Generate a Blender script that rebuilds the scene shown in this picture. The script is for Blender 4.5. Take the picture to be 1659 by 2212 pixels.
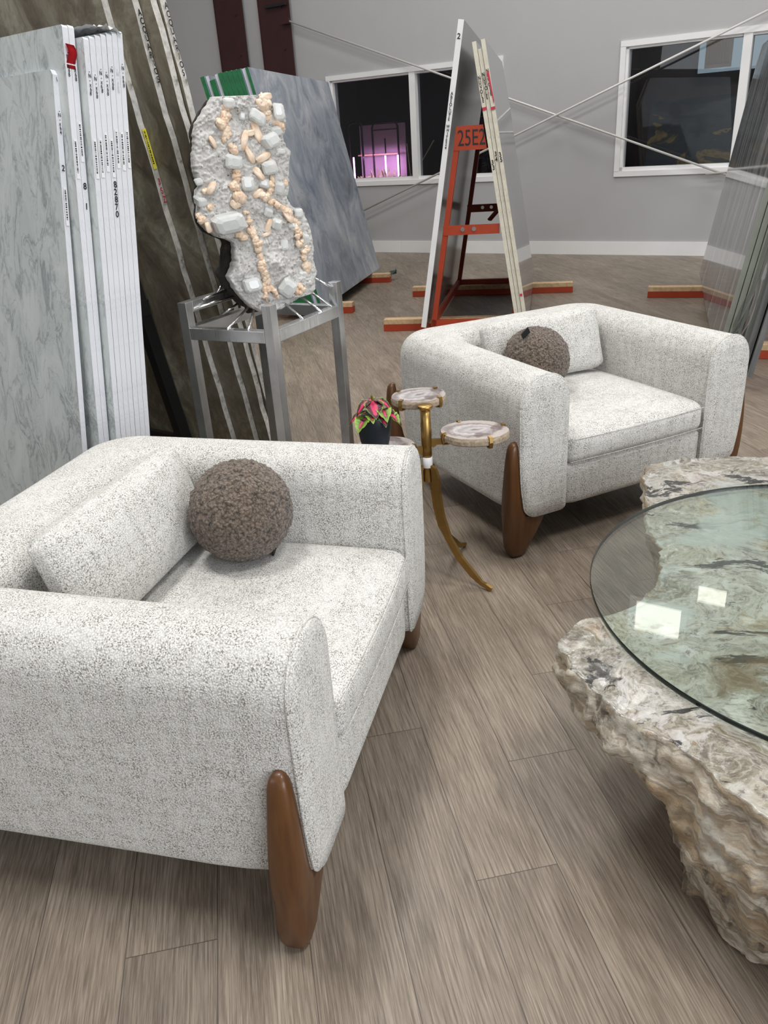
import bpy, bmesh, math, random
from math import sin, cos, pi, radians as R
from mathutils import Vector as V, Matrix, noise
random.seed(7)
for o in list(bpy.data.objects): bpy.data.objects.remove(o)
sc = bpy.context.scene
COL = sc.collection
# ------------------------------------------------------------------ camera
PITCH, ROLL, EYE = R(24.99), R(-3.87), 1.45
fw = V((0, cos(PITCH), -sin(PITCH))); r0 = V((1, 0, 0)); u0 = r0.cross(fw)
rt = cos(ROLL)*r0 + sin(ROLL)*u0; up = -sin(ROLL)*r0 + cos(ROLL)*u0
cd = bpy.data.cameras.new('camera'); cam = bpy.data.objects.new('camera', cd); COL.objects.link(cam)
cd.sensor_fit = 'VERTICAL'; cd.sensor_height = 36; cd.lens = 36*1711/2212; cd.clip_start = .02
cam.matrix_world = Matrix(((rt.x, up.x, -fw.x, 0), (rt.y, up.y, -fw.y, 0), (rt.z, up.z, -fw.z, EYE), (0, 0, 0, 1)))
sc.camera = cam
# ------------------------------------------------------------------ view, world, big lights
sc.view_settings.view_transform = 'Standard'; sc.view_settings.look = 'None'
sc.view_settings.gamma = 1; sc.view_settings.exposure = 0.0; sc.view_settings.use_curve_mapping = False
wd = bpy.data.worlds.new('world'); sc.world = wd; wd.use_nodes = True
wd.node_tree.nodes['Background'].inputs[0].default_value = (.75, .85, 1, 1)
wd.node_tree.nodes['Background'].inputs[1].default_value = 1.0
AW = R(32.6)                                   # the building's axes: WU runs along the far wall, WN towards it
WU = V((cos(AW), -sin(AW), 0)); WN = V((sin(AW), cos(AW), 0)); WD = 10.3
CEIL = 6.7
def area(name, loc, target, sx, sy, power, col=(1, 1, 1), spread=180):
    l = bpy.data.lights.new(name, 'AREA'); l.shape = 'RECTANGLE'; l.size = sx; l.size_y = sy
    l.energy = power; l.color = col; l.spread = R(spread)
    o = bpy.data.objects.new(name, l); COL.objects.link(o); o.location = loc
    o.rotation_euler = (V(target)-V(loc)).to_track_quat('-Z', 'Y').to_euler(); return o
LAMPS = [(-2.2, .6), (1.8, .8), (-3.5, 4.9), (1.8, 4.4), (-6.2, 3.2), (4.8, 4.6), (-3.0, 8.6), (-7, 7.4), (1.2, 8.4)]
LPOW = [165, 150, 130, 85, 60, 70, 75, 50, 70]
for (u, n), pw in zip(LAMPS, LPOW):
    p = WU*u + WN*n
    area('ceiling_lamp_light', (p.x, p.y, CEIL-.22), (p.x, p.y, 0), 1.1, 1.1, pw, (1, .985, .96))
pb = WU*6.6 + WN*(-1.6)                         # daylight from the shop front to the right of the camera
area('daylight_light', (pb.x, pb.y, 3.0), (.3, 2.0, .5), 6.0, 4.0, 420, (.90, .95, 1))
pc = WN*(-3.9) + WU*(-4)
area('daylight_light', (pc.x, pc.y, 3.0), (-.5, 2.5, 1.0), 4.0, 2.6, 60, (.92, .96, 1))

# ------------------------------------------------------------------ helpers
def tag(o, label=None, cat=None, group=None, kind=None):
    if label: o['label'] = label
    if cat: o['category'] = cat
    if group: o['group'] = group
    if kind: o['kind'] = kind
    return o
def thing(name, label, cat, loc=(0, 0, 0), rz=0, group=None):
    o = bpy.data.objects.new(name, None); o.empty_display_size = .1; COL.objects.link(o)
    o.location = loc; o.rotation_euler = (0, 0, rz); return tag(o, label, cat, group)
def obj(name, bm, mats, parent=None, smooth=False, mat4=None):
    me = bpy.data.meshes.new(name); bmesh.ops.recalc_face_normals(bm, faces=bm.faces[:]); bm.to_mesh(me); bm.free()
    for m in (mats if isinstance(mats, (list, tuple)) else [mats]): me.materials.append(m)
    if smooth:
        for p in me.polygons: p.use_smooth = True
    o = bpy.data.objects.new(name, me); COL.objects.link(o)
    if parent: o.parent = parent
    if mat4: o.matrix_basis = mat4
    return o
def box(bm, x0, x1, y0, y1, z0, z1, mi=0, bev=0, M=None):
    vs = [bm.verts.new(V((x, y, z))) for x in (x0, x1) for y in (y0, y1) for z in (z0, z1)]
    if M: 
        for v in vs: v.co = M @ v.co
    fs = []
    for a in ((0, 1, 3, 2), (4, 6, 7, 5), (0, 4, 5, 1), (2, 3, 7, 6), (0, 2, 6, 4), (1, 5, 7, 3)):
        f = bm.faces.new([vs[i] for i in a]); f.material_index = mi; fs.append(f)
    if bev:
        es = list({e for f in fs for e in f.edges})
        bmesh.ops.recalc_face_normals(bm, faces=fs)
        bmesh.ops.bevel(bm, geom=es, offset=bev, segments=2, affect='EDGES', profile=.5)
    return fs
def BB(*a, **k):
    bm = bmesh.new(); box(bm, *a, **k); return bm
def prism(bm, poly, axis_pts, mi=0):
    """poly: list of points (3D) extruded by vector"""
    a = [bm.verts.new(V(p)) for p in poly]; b = [bm.verts.new(V(p)+V(axis_pts)) for p in poly]
    n = len(a); fs = [bm.faces.new(a), bm.faces.new(b[::-1])]
    for i in range(n): fs.append(bm.faces.new((a[i], b[i], b[(i+1) % n], a[(i+1) % n])))
    for f in fs: f.material_index = mi
    return fs
def tube(bm, pts, rad, seg=10, mi=0, flat=None, cap=True):
    """round (or flat=(w,h) rectangular) sweep along pts"""
    pts = [V(p) for p in pts]; rings = []; n = len(pts); prev = None
    for i, p in enumerate(pts):
        t = (pts[min(i+1, n-1)]-pts[max(i-1, 0)]).normalized()
        ref = prev if prev is not None else (V((0, 0, 1)) if abs(t.z) < .9 else V((1, 0, 0)))
        s = t.cross(ref).normalized(); q = s.cross(t).normalized(); prev = q
        r = rad[i] if isinstance(rad, (list, tuple)) else rad
        if flat:
            w, h = flat; ring = [p+s*(a*w/2)*r+q*(b*h/2)*r for a, b in ((-1, -1), (1, -1), (1, 1), (-1, 1))]
        else:
            ring = [p+s*cos(2*pi*k/seg)*r+q*sin(2*pi*k/seg)*r for k in range(seg)]
        rings.append([bm.verts.new(c) for c in ring])
    m = len(rings[0])
    for a, b in zip(rings, rings[1:]):
        for k in range(m):
            f = bm.faces.new((a[k], a[(k+1) % m], b[(k+1) % m], b[k])); f.material_index = mi
    if cap:
        for r_ in (rings[0], rings[-1]): bm.faces.new(r_).material_index = mi
def TT(*a, **k):
    bm = bmesh.new(); tube(bm, *a, **k); return bm
def lathe(bm, prof, seg=32, c=(0, 0), mi=0):
    rings = []
    for r, z in prof: rings.append([bm.verts.new((c[0]+r*cos(2*pi*k/seg), c[1]+r*sin(2*pi*k/seg), z)) for k in range(seg)])
    for a, b in zip(rings, rings[1:]):
        for k in range(seg): bm.faces.new((a[k], a[(k+1) % seg], b[(k+1) % seg], b[k])).material_index = mi
    bm.faces.new(rings[0]).material_index = mi; bm.faces.new(rings[-1]).material_index = mi
def soft_box(hx, hy, hz, r, n=14, fn=None):
    bm = bmesh.new(); h = V((hx, hy, hz))
    def g(i):
        t = -1+2*i/n; return t
    vid = {}
    def vert(i, j, k):
        key = (i, j, k)
        if key not in vid:
            p = V((g(i)*hx, g(j)*hy, g(k)*hz)); q = V([max(-(h[a]-r), min(h[a]-r, p[a])) for a in range(3)])
            d = p-q
            # remap outer cells into the rounded rim
            if d.length > 1e-9: p = q+d.normalized()*r
            if fn: p = fn(p, V((g(i), g(j), g(k))))
            vid[key] = bm.verts.new(p)
        return vid[key]
    for a in range(n):
        for b in range(n):
            for s in (0, n):
                bm.faces.new((vert(s, a, b), vert(s, a+1, b), vert(s, a+1, b+1), vert(s, a, b+1)))
                bm.faces.new((vert(a, s, b), vert(a+1, s, b), vert(a+1, s, b+1), vert(a, s, b+1)))
                bm.faces.new((vert(a, b, s), vert(a+1, b, s), vert(a+1, b+1, s), vert(a, b+1, s)))
    return bm
def fbm(p, sc_=1, oc=4): return noise.fractal(V(p)*sc_, 1.0, 2.0, oc, noise_basis='PERLIN_ORIGINAL')

# ------------------------------------------------------------------ material helpers
class NT:
    def __init__(s, name):
        s.m = bpy.data.materials.new(name); s.m.use_nodes = True; s.t = s.m.node_tree; s.n = s.t.nodes
        s.b = s.n['Principled BSDF']; s.out = s.n['Material Output']
    def node(s, ty, ins={}, **kw):
        x = s.n.new(ty)
        for k, v in kw.items(): setattr(x, k, v)
        for k, v in ins.items(): s.set(x.inputs[k], v)
        return x
    def set(s, inp, v):
        if isinstance(v, bpy.types.NodeSocket): s.t.links.new(v, inp)
        else:
            if isinstance(v, tuple) and len(v) == 3 and inp.type == 'RGBA': v = (*v, 1)
            inp.default_value = v
    def co(s, kind='Object'): return s.node('ShaderNodeTexCoord').outputs[kind]
    def map(s, v, scale=(1, 1, 1), rot=(0, 0, 0), loc=(0, 0, 0)):
        return s.node('ShaderNodeMapping', {'Vector': v, 'Scale': scale, 'Rotation': rot, 'Location': loc}).outputs[0]
    def noise(s, v, scale, detail=4, rough=.5, dist=0, out='Fac'):
        return s.node('ShaderNodeTexNoise', {'Vector': v, 'Scale': scale, 'Detail': detail, 'Roughness': rough, 'Distortion': dist}).outputs[out]
    def vor(s, v, scale, feature='F1', out='Distance', rand=1.0):
        x = s.node('ShaderNodeTexVoronoi', {'Vector': v, 'Scale': scale, 'Randomness': rand}, feature=feature); return x.outputs[out]
    def math(s, op, a, b=0.0, clamp=False):
        x = s.node('ShaderNodeMath', {0: a, 1: b}, operation=op); x.use_clamp = clamp; return x.outputs[0]
    def ramp(s, f, stops, interp='LINEAR'):
        x = s.node('ShaderNodeValToRGB', {'Fac': f}); cr = x.color_ramp; cr.interpolation = interp
        while len(cr.elements) < len(stops): cr.elements.new(.5)
        for e, (p, c) in zip(cr.elements, stops): 
            e.position = p; e.color = (*c, 1) if isinstance(c, tuple) else (c, c, c, 1)
        return x.outputs[0]
    def mix(s, f, a, b, mode='MIX'):
        x = s.node('ShaderNodeMix', data_type='RGBA', blend_type=mode); s.set(x.inputs[0], f); s.set(x.inputs[6], a); s.set(x.inputs[7], b); return x.outputs[2]
    def warp(s, v, scale, amt, detail=3):
        nz = s.noise(v, scale, detail, out='Color')
        x = s.node('ShaderNodeVectorMath', {0: nz, 1: (.5, .5, .5)}, operation='SUBTRACT').outputs[0]
        y = s.node('ShaderNodeVectorMath', {0: x, 3: amt}, operation='SCALE').outputs[0]
        return s.node('ShaderNodeVectorMath', {0: v, 1: y}, operation='ADD').outputs[0]
    def bump(s, h, st=.3, dist=.01):
        s.set(s.b.inputs['Normal'], s.node('ShaderNodeBump', {'Height': h, 'Strength': st, 'Distance': dist}).outputs[0])
    def fin(s, col=None, rough=None, metal=None, **kw):
        if col is not None: s.set(s.b.inputs['Base Color'], col)
        if rough is not None: s.set(s.b.inputs['Roughness'], rough)
        if metal is not None: s.set(s.b.inputs['Metallic'], metal)
        for k, v in kw.items(): s.set(s.b.inputs[k.replace('_', ' ')], v)
        return s.m
def flat(name, col, rough=.5, metal=0, var=.06, sc_=6, bump=0, **kw):
    n = NT(name); c = n.co(); f = n.noise(c, sc_, 4)
    a = tuple(max(0, x*(1-var)) for x in col); b = tuple(min(1, x*(1+var)) for x in col)
    if bump: n.bump(n.noise(c, 180, 3), bump, .002)
    return n.fin(n.ramp(f, [(.3, a), (.7, b)]), rough, metal, **kw)
def emis(name, col, st):
    n = NT(name); n.fin((0, 0, 0), .5); n.set(n.b.inputs['Emission Color'], col); n.b.inputs['Emission Strength'].default_value = st; return n.m

# ------------------------------------------------------------------ materials
def m_floor():
    n = NT('oak_vinyl_planks')
    uv = n.node('ShaderNodeUVMap', uv_map='UVMap').outputs[0]
    pu = n.node('ShaderNodeUVMap', uv_map='rand').outputs[0]
    sep = n.node('ShaderNodeSeparateXYZ', {0: uv}); rs = n.node('ShaderNodeSeparateXYZ', {0: pu})
    rnd, r2 = rs.outputs[0], rs.outputs[1]
    off = n.node('ShaderNodeCombineXYZ', {0: n.math('MULTIPLY', rnd, 37.), 1: n.math('MULTIPLY', r2, 53.), 2: 0.}).outputs[0]
    p = n.node('ShaderNodeVectorMath', {0: uv, 1: off}, operation='ADD').outputs[0]
    pw = n.warp(n.map(p, (2.2, 7, 1)), 1.0, .9, 2)
    bro = n.noise(n.map(p, (1.6, 9, 1)), 1.0, 4, .6, 1.2)                 # broad patches along the board
    rings = n.node('ShaderNodeTexWave', {'Vector': n.map(n.warp(p, 2.2, .10, 3), (.22, 1, 1)), 'Scale': 26., 'Distortion': 2.6, 'Detail': 3., 'Detail Scale': 1.4}, wave_type='BANDS', bands_direction='Y').outputs['Fac']
    fine = n.noise(n.map(n.warp(p, 3, .012, 2), (5, 210, 1)), 1.0, 4, .65)
    fine2 = n.noise(n.map(p, (14, 420, 1)), 1.0, 3, .6)
    base = n.ramp(bro, [(.25, (.152, .121, .090)), (.5, (.26, .213, .166)), (.75, (.345, .288, .229))])
    base = n.mix(n.math('MULTIPLY', n.ramp(rings, [(.2, 1.), (.6, 0.)]), .22), base, (.11, .085, .064))
    base = n.mix(n.ramp(fine, [(.42, 0.), (.60, .68)]), base, (.095, .072, .054))
    base = n.mix(n.ramp(fine2, [(.48, 0.), (.7, .5)]), base, (.40, .335, .27))
    knot = n.noise(n.map(p, (3.5, 8, 1), loc=(9, 3, 0)), 1.0, 2, .4)
    base = n.mix(n.ramp(knot, [(.66, 0.), (.82, .45)]), base, (.085, .062, .045))
    tone = n.ramp(rnd, [(0, .88), (1, 1.1)])
    base = n.mix(1.0, base, tone, 'MULTIPLY')
    # joints
    y = sep.outputs[1]; x = sep.outputs[0]
    dy = n.math('MINIMUM', y, n.math('SUBTRACT', .1836, y)); dx = n.math('MINIMUM', x, n.math('SUBTRACT', 1.22, x))
    jd = n.math('MINIMUM', dy, dx)
    j = n.math('LESS_THAN', jd, .0011)
    base = n.mix(n.math('MULTIPLY', j, .75), base, (.045, .036, .03))
    n.bump(n.math('SUBTRACT', n.math('MULTIPLY', fine, .5), j), .22, .0015)
    n.b.inputs['Specular IOR Level'].default_value = .38
    return n.fin(base, n.ramp(fine, [(.3, .36), (.7, .5)]))
def m_fabric():
    n = NT('boucle_fabric'); c = n.co()
    v = n.vor(n.map(c, (1, 1, 1)), 270.); v2 = n.noise(c, 330, 2, .6)
    big = n.noise(n.map(c, (1, 1, .22)), 46, 4, .65); bigh = n.noise(n.map(c, (.25, .25, 1.6)), 40, 4, .6)
    fleck = n.math('MULTIPLY', n.ramp(v2, [(.49, 0.), (.60, 1.)]), n.ramp(n.math('ADD', big, n.math('MULTIPLY', bigh, .8)), [(.70, .2), (1.0, 1.)]))
    col = n.mix(n.ramp(v, [(.05, 0.), (.75, .9)]), (.84, .83, .80), (.52, .51, .485))
    col = n.mix(n.math('MULTIPLY', fleck, .85), col, (.13, .115, .095))
    n.bump(n.math('SUBTRACT', 1., v), .55, .0022)
    return n.fin(col, .95, Sheen_Weight=.15, Specular_IOR_Level=.15)
def m_wood():
    n = NT('walnut_leg'); c = n.co()
    g = n.noise(n.map(n.warp(c, 6, .03), (60, 60, 5)), 1.0, 4, .6); b = n.noise(n.map(c, (9, 9, 2)), 1., 3)
    col = n.mix(b, (.075, .028, .008), (.155, .063, .016)); col = n.mix(n.ramp(g, [(.4, 0.), (.7, .55)]), col, (.04, .014, .006))
    n.bump(g, .06, .001)
    return n.fin(col, .36, Coat_Weight=.12)
def m_marble(name, base, vein, cloud, sc_=1.0, rough=.14, stretch=(1, 1, 1), vw=.05, amt=.8, rot=.6):
    n = NT(name); c = n.map(n.co(), stretch, rot=(0, rot, 0)); w = n.warp(c, 2.2*sc_, .45/sc_, 5)
    cl = n.noise(w, 2.6*sc_, 7, .62, .6)
    v1 = n.math('ABSOLUTE', n.math('SUBTRACT', n.noise(w, 3.2*sc_, 8, .58, .8), .5))
    v2 = n.math('ABSOLUTE', n.math('SUBTRACT', n.noise(n.map(w, (1, 1, 1), loc=(4, 2, 7)), 7*sc_, 7, .6, .5), .5))
    col = n.mix(n.ramp(cl, [(.35, 0.), (.72, 1.)]), base, cloud)
    m = n.math('MULTIPLY', n.ramp(v1, [(0, amt), (vw, 0.)]), n.ramp(cl, [(.35, .15), (.6, 1.)]))
    col = n.mix(m, col, vein)
    col = n.mix(n.math('MULTIPLY', n.ramp(v2, [(0, amt*.6), (vw*.7, 0.)]), n.ramp(cl, [(.4, 0.), (.6, 1.)])), col, vein)
    return n.fin(col, rough)
def m_brown():
    n = NT('brown_leathered_stone'); c = n.co(); w = n.warp(n.map(c, (1, 1, .7), rot=(0, .5, 0)), 3, .4, 5)
    cl = n.noise(w, 4, 9, .68, .6); f = n.noise(w, 16, 7, .7)
    col = n.ramp(cl, [(.28, (.06, .048, .034)), (.42, (.17, .14, .10)), (.55, (.28, .255, .19)), (.66, (.42, .39, .31)), (.8, (.28, .17, .08))])
    col = n.mix(n.ramp(f, [(.4, .55), (.6, 0.)]), col, (.095, .08, .058))
    n.bump(f, .15, .003)
    return n.fin(col, .42)
def m_rough_edge(name, a, b, dark, k=1):
    n = NT(name); c = n.co(); f = n.noise(c, 22*k, 8, .72); g = n.noise(c, 90, 4, .7)
    col = n.ramp(f, [(.3, b), (.55, a)]); col = n.mix(n.ramp(n.noise(n.map(c, loc=(3, 3, 3)), 9*k, 8, .75), [(.56, 0.), (.68, .85)]), col, dark)
    n.bump(g, .4, .003); return n.fin(col, .85)
def m_greymarble():
    n = NT('blue_grey_marble'); c = n.map(n.co(), (1, 1, .75), rot=(0, -.7, 0)); w = n.warp(c, 1.6, .8, 5)
    a = n.noise(w, 2.2, 8, .62, 1.0); b = n.noise(n.map(w, (1, 1, .35)), 6, 7, .65, .8)
    col = n.ramp(a, [(.3, (.12, .145, .19)), (.45, (.24, .27, .32)), (.6, (.36, .385, .42)), (.75, (.50, .515, .54))])
    col = n.mix(n.ramp(b, [(.5, 0.), (.68, .5)]), col, (.085, .10, .14))
    col = n.mix(n.ramp(n.noise(n.map(w, loc=(5, 1, 2)), 1.8, 4, .5), [(.55, 0.), (.75, .25)]), col, (.32, .33, .27))
    return n.fin(col, .22)
def m_stone(name, polished):
    n = NT(name); c = n.co(); w = n.warp(n.warp(n.map(c, (1, 1, .6)), 2.4, .20, 4), 9, .045, 4)
    if polished:
        def cells(v, k, loc):
            q = n.map(v, loc=loc); a = n.node('ShaderNodeTexVoronoi', {'Vector': q, 'Scale': k}, feature='F1')
            e = n.vor(q, k, 'DISTANCE_TO_EDGE'); return n.node('ShaderNodeSeparateXYZ', {0: a.outputs['Color']}).outputs[0], a.outputs['Distance'], e
        w2 = n.warp(n.warp(w, 4, .16, 6), 18, .05, 5)
        idc, dist, edge = cells(w2, 7.5, (0, 0, 0))
        pal = n.ramp(idc, [(0, (.11, .105, .065)), (.12, (.42, .40, .34)), (.24, (.21, .185, .12)), (.38, (.50, .49, .45)), (.5, (.24, .235, .20)), (.62, (.34, .19, .06)), (.72, (.48, .42, .32)), (.84, (.15, .145, .11)), (.93, (.55, .54, .52))], 'CONSTANT')
        band = n.math('SINE', n.math('ADD', n.math('MULTIPLY', dist, 60.), n.math('MULTIPLY', n.noise(w, 9, 7, .7), 26.)))
        cloud = n.noise(w2, 6, 10, .72, 1.0)
        base = n.ramp(cloud, [(.34, (.075, .072, .05)), (.40, (.24, .22, .16)), (.45, (.44, .41, .34)), (.48, (.19, .17, .135)), (.52, (.55, .53, .48)), (.56, (.36, .34, .29)), (.60, (.36, .23, .10)), (.66, (.52, .47, .38)), (.74, (.20, .175, .15))])
        col = n.mix(.42, base, pal)
        col = n.mix(n.math('MULTIPLY', n.ramp(band, [(.55, 0.), (1., 1.)]), .35), col, (.64, .61, .55))
        col = n.mix(n.ramp(edge, [(.01, .55), (.06, .0)]), col, (.58, .56, .50))
        id2, d2, e2 = cells(n.warp(w2, 30, .03, 4), 26, (3, 1, 2))
        fm = n.ramp(n.noise(n.map(c, loc=(2, 4, 1)), 5.5, 5, .6), [(.47, 0.), (.57, 1.)])
        col = n.mix(n.math('MULTIPLY', fm, n.ramp(id2, [(.45, 0.), (.9, .8)])), col, (.62, .60, .585))
        gr = n.noise(w2, 42, 7, .78)
        col = n.mix(n.ramp(gr, [(.53, 0.), (.60, .7)]), col, (.13, .095, .085))
        col = n.mix(n.ramp(gr, [(.37, .45), (.44, 0.)]), col, (.70, .68, .65))
        dk = n.noise(n.map(w, (1, 2.2, 1), loc=(2.3, 5.1, 1)), 5.2, 7, .66, .5)
        col = n.mix(n.ramp(dk, [(.585, 0.), (.61, .93)]), col, (.022, .023, .022))
        col = n.mix(n.ramp(n.noise(n.map(w, loc=(7, 2, 3)), 2.0, 4, .5), [(.565, 0.), (.60, .72)]), col, (.50, .53, .51))
        col = n.mix(n.ramp(n.noise(n.map(w2, loc=(8, 1, 4)), 3.4, 8, .7), [(.52, 0.), (.60, .55)]), col, (.24, .15, .07))
        col = n.mix(1.0, col, (.80, .80, .80), 'MULTIPLY')
        n.bump(n.noise(w, 14, 5), .25, .01)
        return n.fin(col, .24)
    l = n.map(n.warp(c, 3, .16, 5), (1.6, 1.6, 10), rot=(.5, -.45, 0))
    s = n.noise(l, 1.6, 8, .62, .4)
    col = n.ramp(s, [(.3, (.13, .085, .045)), (.40, (.31, .22, .135)), (.47, (.47, .37, .25)), (.51, (.27, .22, .165)), (.56, (.58, .53, .44)), (.62, (.40, .32, .23)), (.70, (.55, .46, .35))])
    g = n.noise(w, 9, 8, .7)
    col = n.mix(n.ramp(g, [(.55, 0.), (.64, .7)]), col, (.56, .55, .49))
    col = n.mix(n.ramp(n.noise(n.map(w, loc=(3, 1, 6)), 13, 6, .7), [(.57, 0.), (.64, .8)]), col, (.10, .08, .065))
    col = n.mix(n.ramp(n.noise(n.map(w, loc=(6, 6, 2)), 4, 6, .7), [(.63, 0.), (.70, .7)]), col, (.36, .15, .04))
    n.bump(n.math('ADD', n.noise(c, 60, 6, .7), n.math('MULTIPLY', g, 1.5)), .6, .006)
    return n.fin(col, .5)
def m_thinglass(name, tint, ior=1.5, boost=1.0):
    n = NT(name); n.n.remove(n.b)
    ge = n.node('ShaderNodeNewGeometry'); dt = n.node('ShaderNodeVectorMath', {0: ge.outputs['Incoming'], 1: ge.outputs['Normal']}, operation='DOT_PRODUCT').outputs['Value']
    k5 = n.math('POWER', n.math('SUBTRACT', 1.0, n.math('ABSOLUTE', dt), True), 5.0); r0_ = ((ior-1)/(ior+1))**2*boost
    fr = n.math('ADD', n.math('MULTIPLY', k5, 1-r0_), r0_, True)
    a = n.node('ShaderNodeBsdfTransparent', {'Color': tint}).outputs[0]; g = n.node('ShaderNodeBsdfGlossy', {'Roughness': .0, 'Color': (1, 1, 1)}).outputs[0]
    mx = n.node('ShaderNodeMixShader', {0: fr, 1: a, 2: g}).outputs[0]; n.t.links.new(mx, n.out.inputs[0]); return n.m
def m_steel():
    n = NT('brushed_steel'); c = n.co(); f = n.noise(n.map(c, (160, 160, 4)), 1, 3); b = n.noise(c, 7, 3)
    return n.fin(n.ramp(b, [(.3, (.52, .53, .54)), (.7, (.74, .75, .76))]), n.ramp(f, [(.3, .26), (.7, .42)]), 1.0)
M = {}
M['floor'] = m_floor(); M['fabric'] = m_fabric(); M['wood'] = m_wood()
M['wall'] = flat('grey_wall_paint', (.43, .43, .435), .75, var=.015, sc_=3)
M['ceil'] = flat('ceiling_liner', (.62, .62, .62), .8, var=.02)
M['white'] = flat('white_trim_paint', (.80, .80, .80), .45, var=.015)
M['red_col'] = flat('oxide_red_steel', (.040, .011, .012), .45, var=.1)
M['carrara'] = m_marble('carrara_face', (.52, .55, .545), (.16, .185, .19), (.40, .44, .44), 2.0, .16, (1.7, 1, .7), .035, .65, -.75)
M['carrara_edge'] = m_marble('carrara_edge', (.74, .75, .79), (.5, .52, .57), (.69, .70, .74), 3, .6, vw=.03, amt=.3)
M['brown'] = m_brown(); M['brown_edge'] = m_rough_edge('brown_slab_rough_edge', (.66, .64, .60), (.36, .33, .29), (.10, .085, .06))
M['greymarble'] = m_greymarble(); M['grey_edge'] = flat('grey_marble_edge', (.55, .58, .64), .6, var=.08)
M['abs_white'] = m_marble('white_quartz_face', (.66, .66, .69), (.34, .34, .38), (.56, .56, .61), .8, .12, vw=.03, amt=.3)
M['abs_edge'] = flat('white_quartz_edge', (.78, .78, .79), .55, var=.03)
M['abs_shaded'] = m_marble('shaded_quartz_face', (.24, .23, .22), (.15, .145, .14), (.19, .18, .175), .8, .2, vw=.03, amt=.3)  # darker copy of the white quartz, inner face's shade put into the colour
def m_streak():
    n = NT('smoky_streaked_face'); c = n.co(); w = n.warp(c, 2, .12, 4)
    s = n.noise(n.map(w, (7, 7, .55), rot=(0, .22, 0)), 1.0, 7, .6, .3)
    return n.fin(n.ramp(s, [(.3, (.07, .072, .075)), (.5, (.19, .192, .195)), (.68, (.46, .46, .46))]), .06, IOR=1.28)
M['streak'] = m_streak()
M['nuvole'] = m_marble('cream_quartzite_face', (.30, .30, .31), (.16, .16, .17), (.24, .24, .25), .6, .04, stretch=(1, 1, .3), vw=.04, amt=.3)
M['nuvole_edge'] = m_rough_edge('cream_rough_edge', (.68, .645, .54), (.58, .54, .44), (.50, .46, .37))
M['dark_back'] = m_marble('dark_slab_back', (.12, .11, .105), (.05, .045, .04), (.09, .085, .08), 1, .4, vw=.05, amt=.4)
M['pale_edge'] = flat('pale_greenish_edge', (.36, .39, .34), .6, var=.12)
M['green'] = flat('green_tape', (.012, .13, .045), .5, var=.3, sc_=14)
M['orange'] = flat('orange_red_steel', (.36, .042, .012), .5, var=.1)
M['pine'] = flat('pine_strip', (.55, .38, .22), .7, var=.18, sc_=30)
M['steel'] = m_steel(); M['rod'] = flat('bright_steel_rod', (.75, .75, .76), .2, 1.0, var=.04)
M['galv'] = flat('galvanised_rod', (.62, .61, .59), .5, .3, var=.05)
M['ink'] = flat('black_marker', (.012, .012, .014), .6); M['redink'] = flat('red_marker', (.50, .03, .07), .6)
M['paper'] = flat('white_label_paper', (.80, .80, .81), .6, var=.01); M['yellow'] = flat('yellow_label', (.80, .72, .05), .6, var=.05)
M['redtape'] = flat('red_plastic_tape', (.55, .01, .02), .35)
M['brass'] = flat('brushed_brass', (.43, .275, .095), .36, 1.0, var=.08, sc_=20)
M['pot'] = flat('navy_ceramic', (.008, .014, .022), .42, var=.2); M['soil'] = flat('potting_soil', (.018, .013, .010), .95, var=.4, sc_=80, bump=.6)
M['black'] = flat('black_fabric', (.008, .008, .009), .8)
M['blacksteel'] = flat('black_steel_tube', (.012, .012, .013), .4)
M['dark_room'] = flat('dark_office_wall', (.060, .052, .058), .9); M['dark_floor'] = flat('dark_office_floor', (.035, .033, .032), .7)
M['glass_top'] = m_thinglass('table_glass', (.925, .96, .94), 1.5)
M['glass_edge'] = flat('green_glass_edge', (.003, .010, .008), .12, var=.2)
M['pane'] = m_thinglass('window_glass', (.72, .74, .76), 1.45, .9)
M['stone_top'] = m_stone('onyx_polished', True); M['stone_side'] = m_stone('petrified_rough', False)
M['film'] = m_thinglass('plastic_film', (.80, .82, .82), 1.5, 4)
def m_wool():
    n = NT('curly_sheepskin'); c = n.co(); v = n.vor(n.warp(c, 60, .012, 2), 120.); f = n.noise(c, 230, 3, .6)
    col = n.mix(n.ramp(v, [(.1, 0.), (.8, 1.)]), (.25, .19, .145), (.045, .032, .024)); col = n.mix(n.ramp(f, [(.52, 0.), (.7, .55)]), col, (.36, .29, .235))
    n.bump(n.math('ADD', n.math('SUBTRACT', 1., v), f), 1.0, .006); return n.fin(col, .9, Sheen_Weight=.25, Specular_IOR_Level=.2)
M['wool'] = m_wool()
def m_matrix():
    n = NT('white_crystal_matrix'); c = n.co(); f = n.math('ADD', n.math('MULTIPLY', n.noise(c, 150, 5, .8), .6), n.math('MULTIPLY', n.noise(c, 45, 5, .7), .4)); g = n.noise(c, 18, 5, .7)
    col = n.ramp(f, [(.39, (.22, .17, .13)), (.425, (.62, .57, .51)), (.46, (.93, .91, .88))])
    col = n.mix(n.ramp(g, [(.58, 0.), (.72, .45)]), col, (.36, .32, .25))
    n.bump(f, 1.0, .012); return n.fin(col, .6)
M['matrix'] = m_matrix()
def m_basalt():
    n = NT('dark_basalt'); c = n.co(); f = n.noise(n.map(c, (1, 1, .5)), 55, 7, .75)
    n.bump(f, 1.0, .02); return n.fin(n.ramp(f, [(.35, (.012, .011, .008)), (.65, (.085, .075, .058))]), .6)
M['basalt'] = m_basalt()
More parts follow.
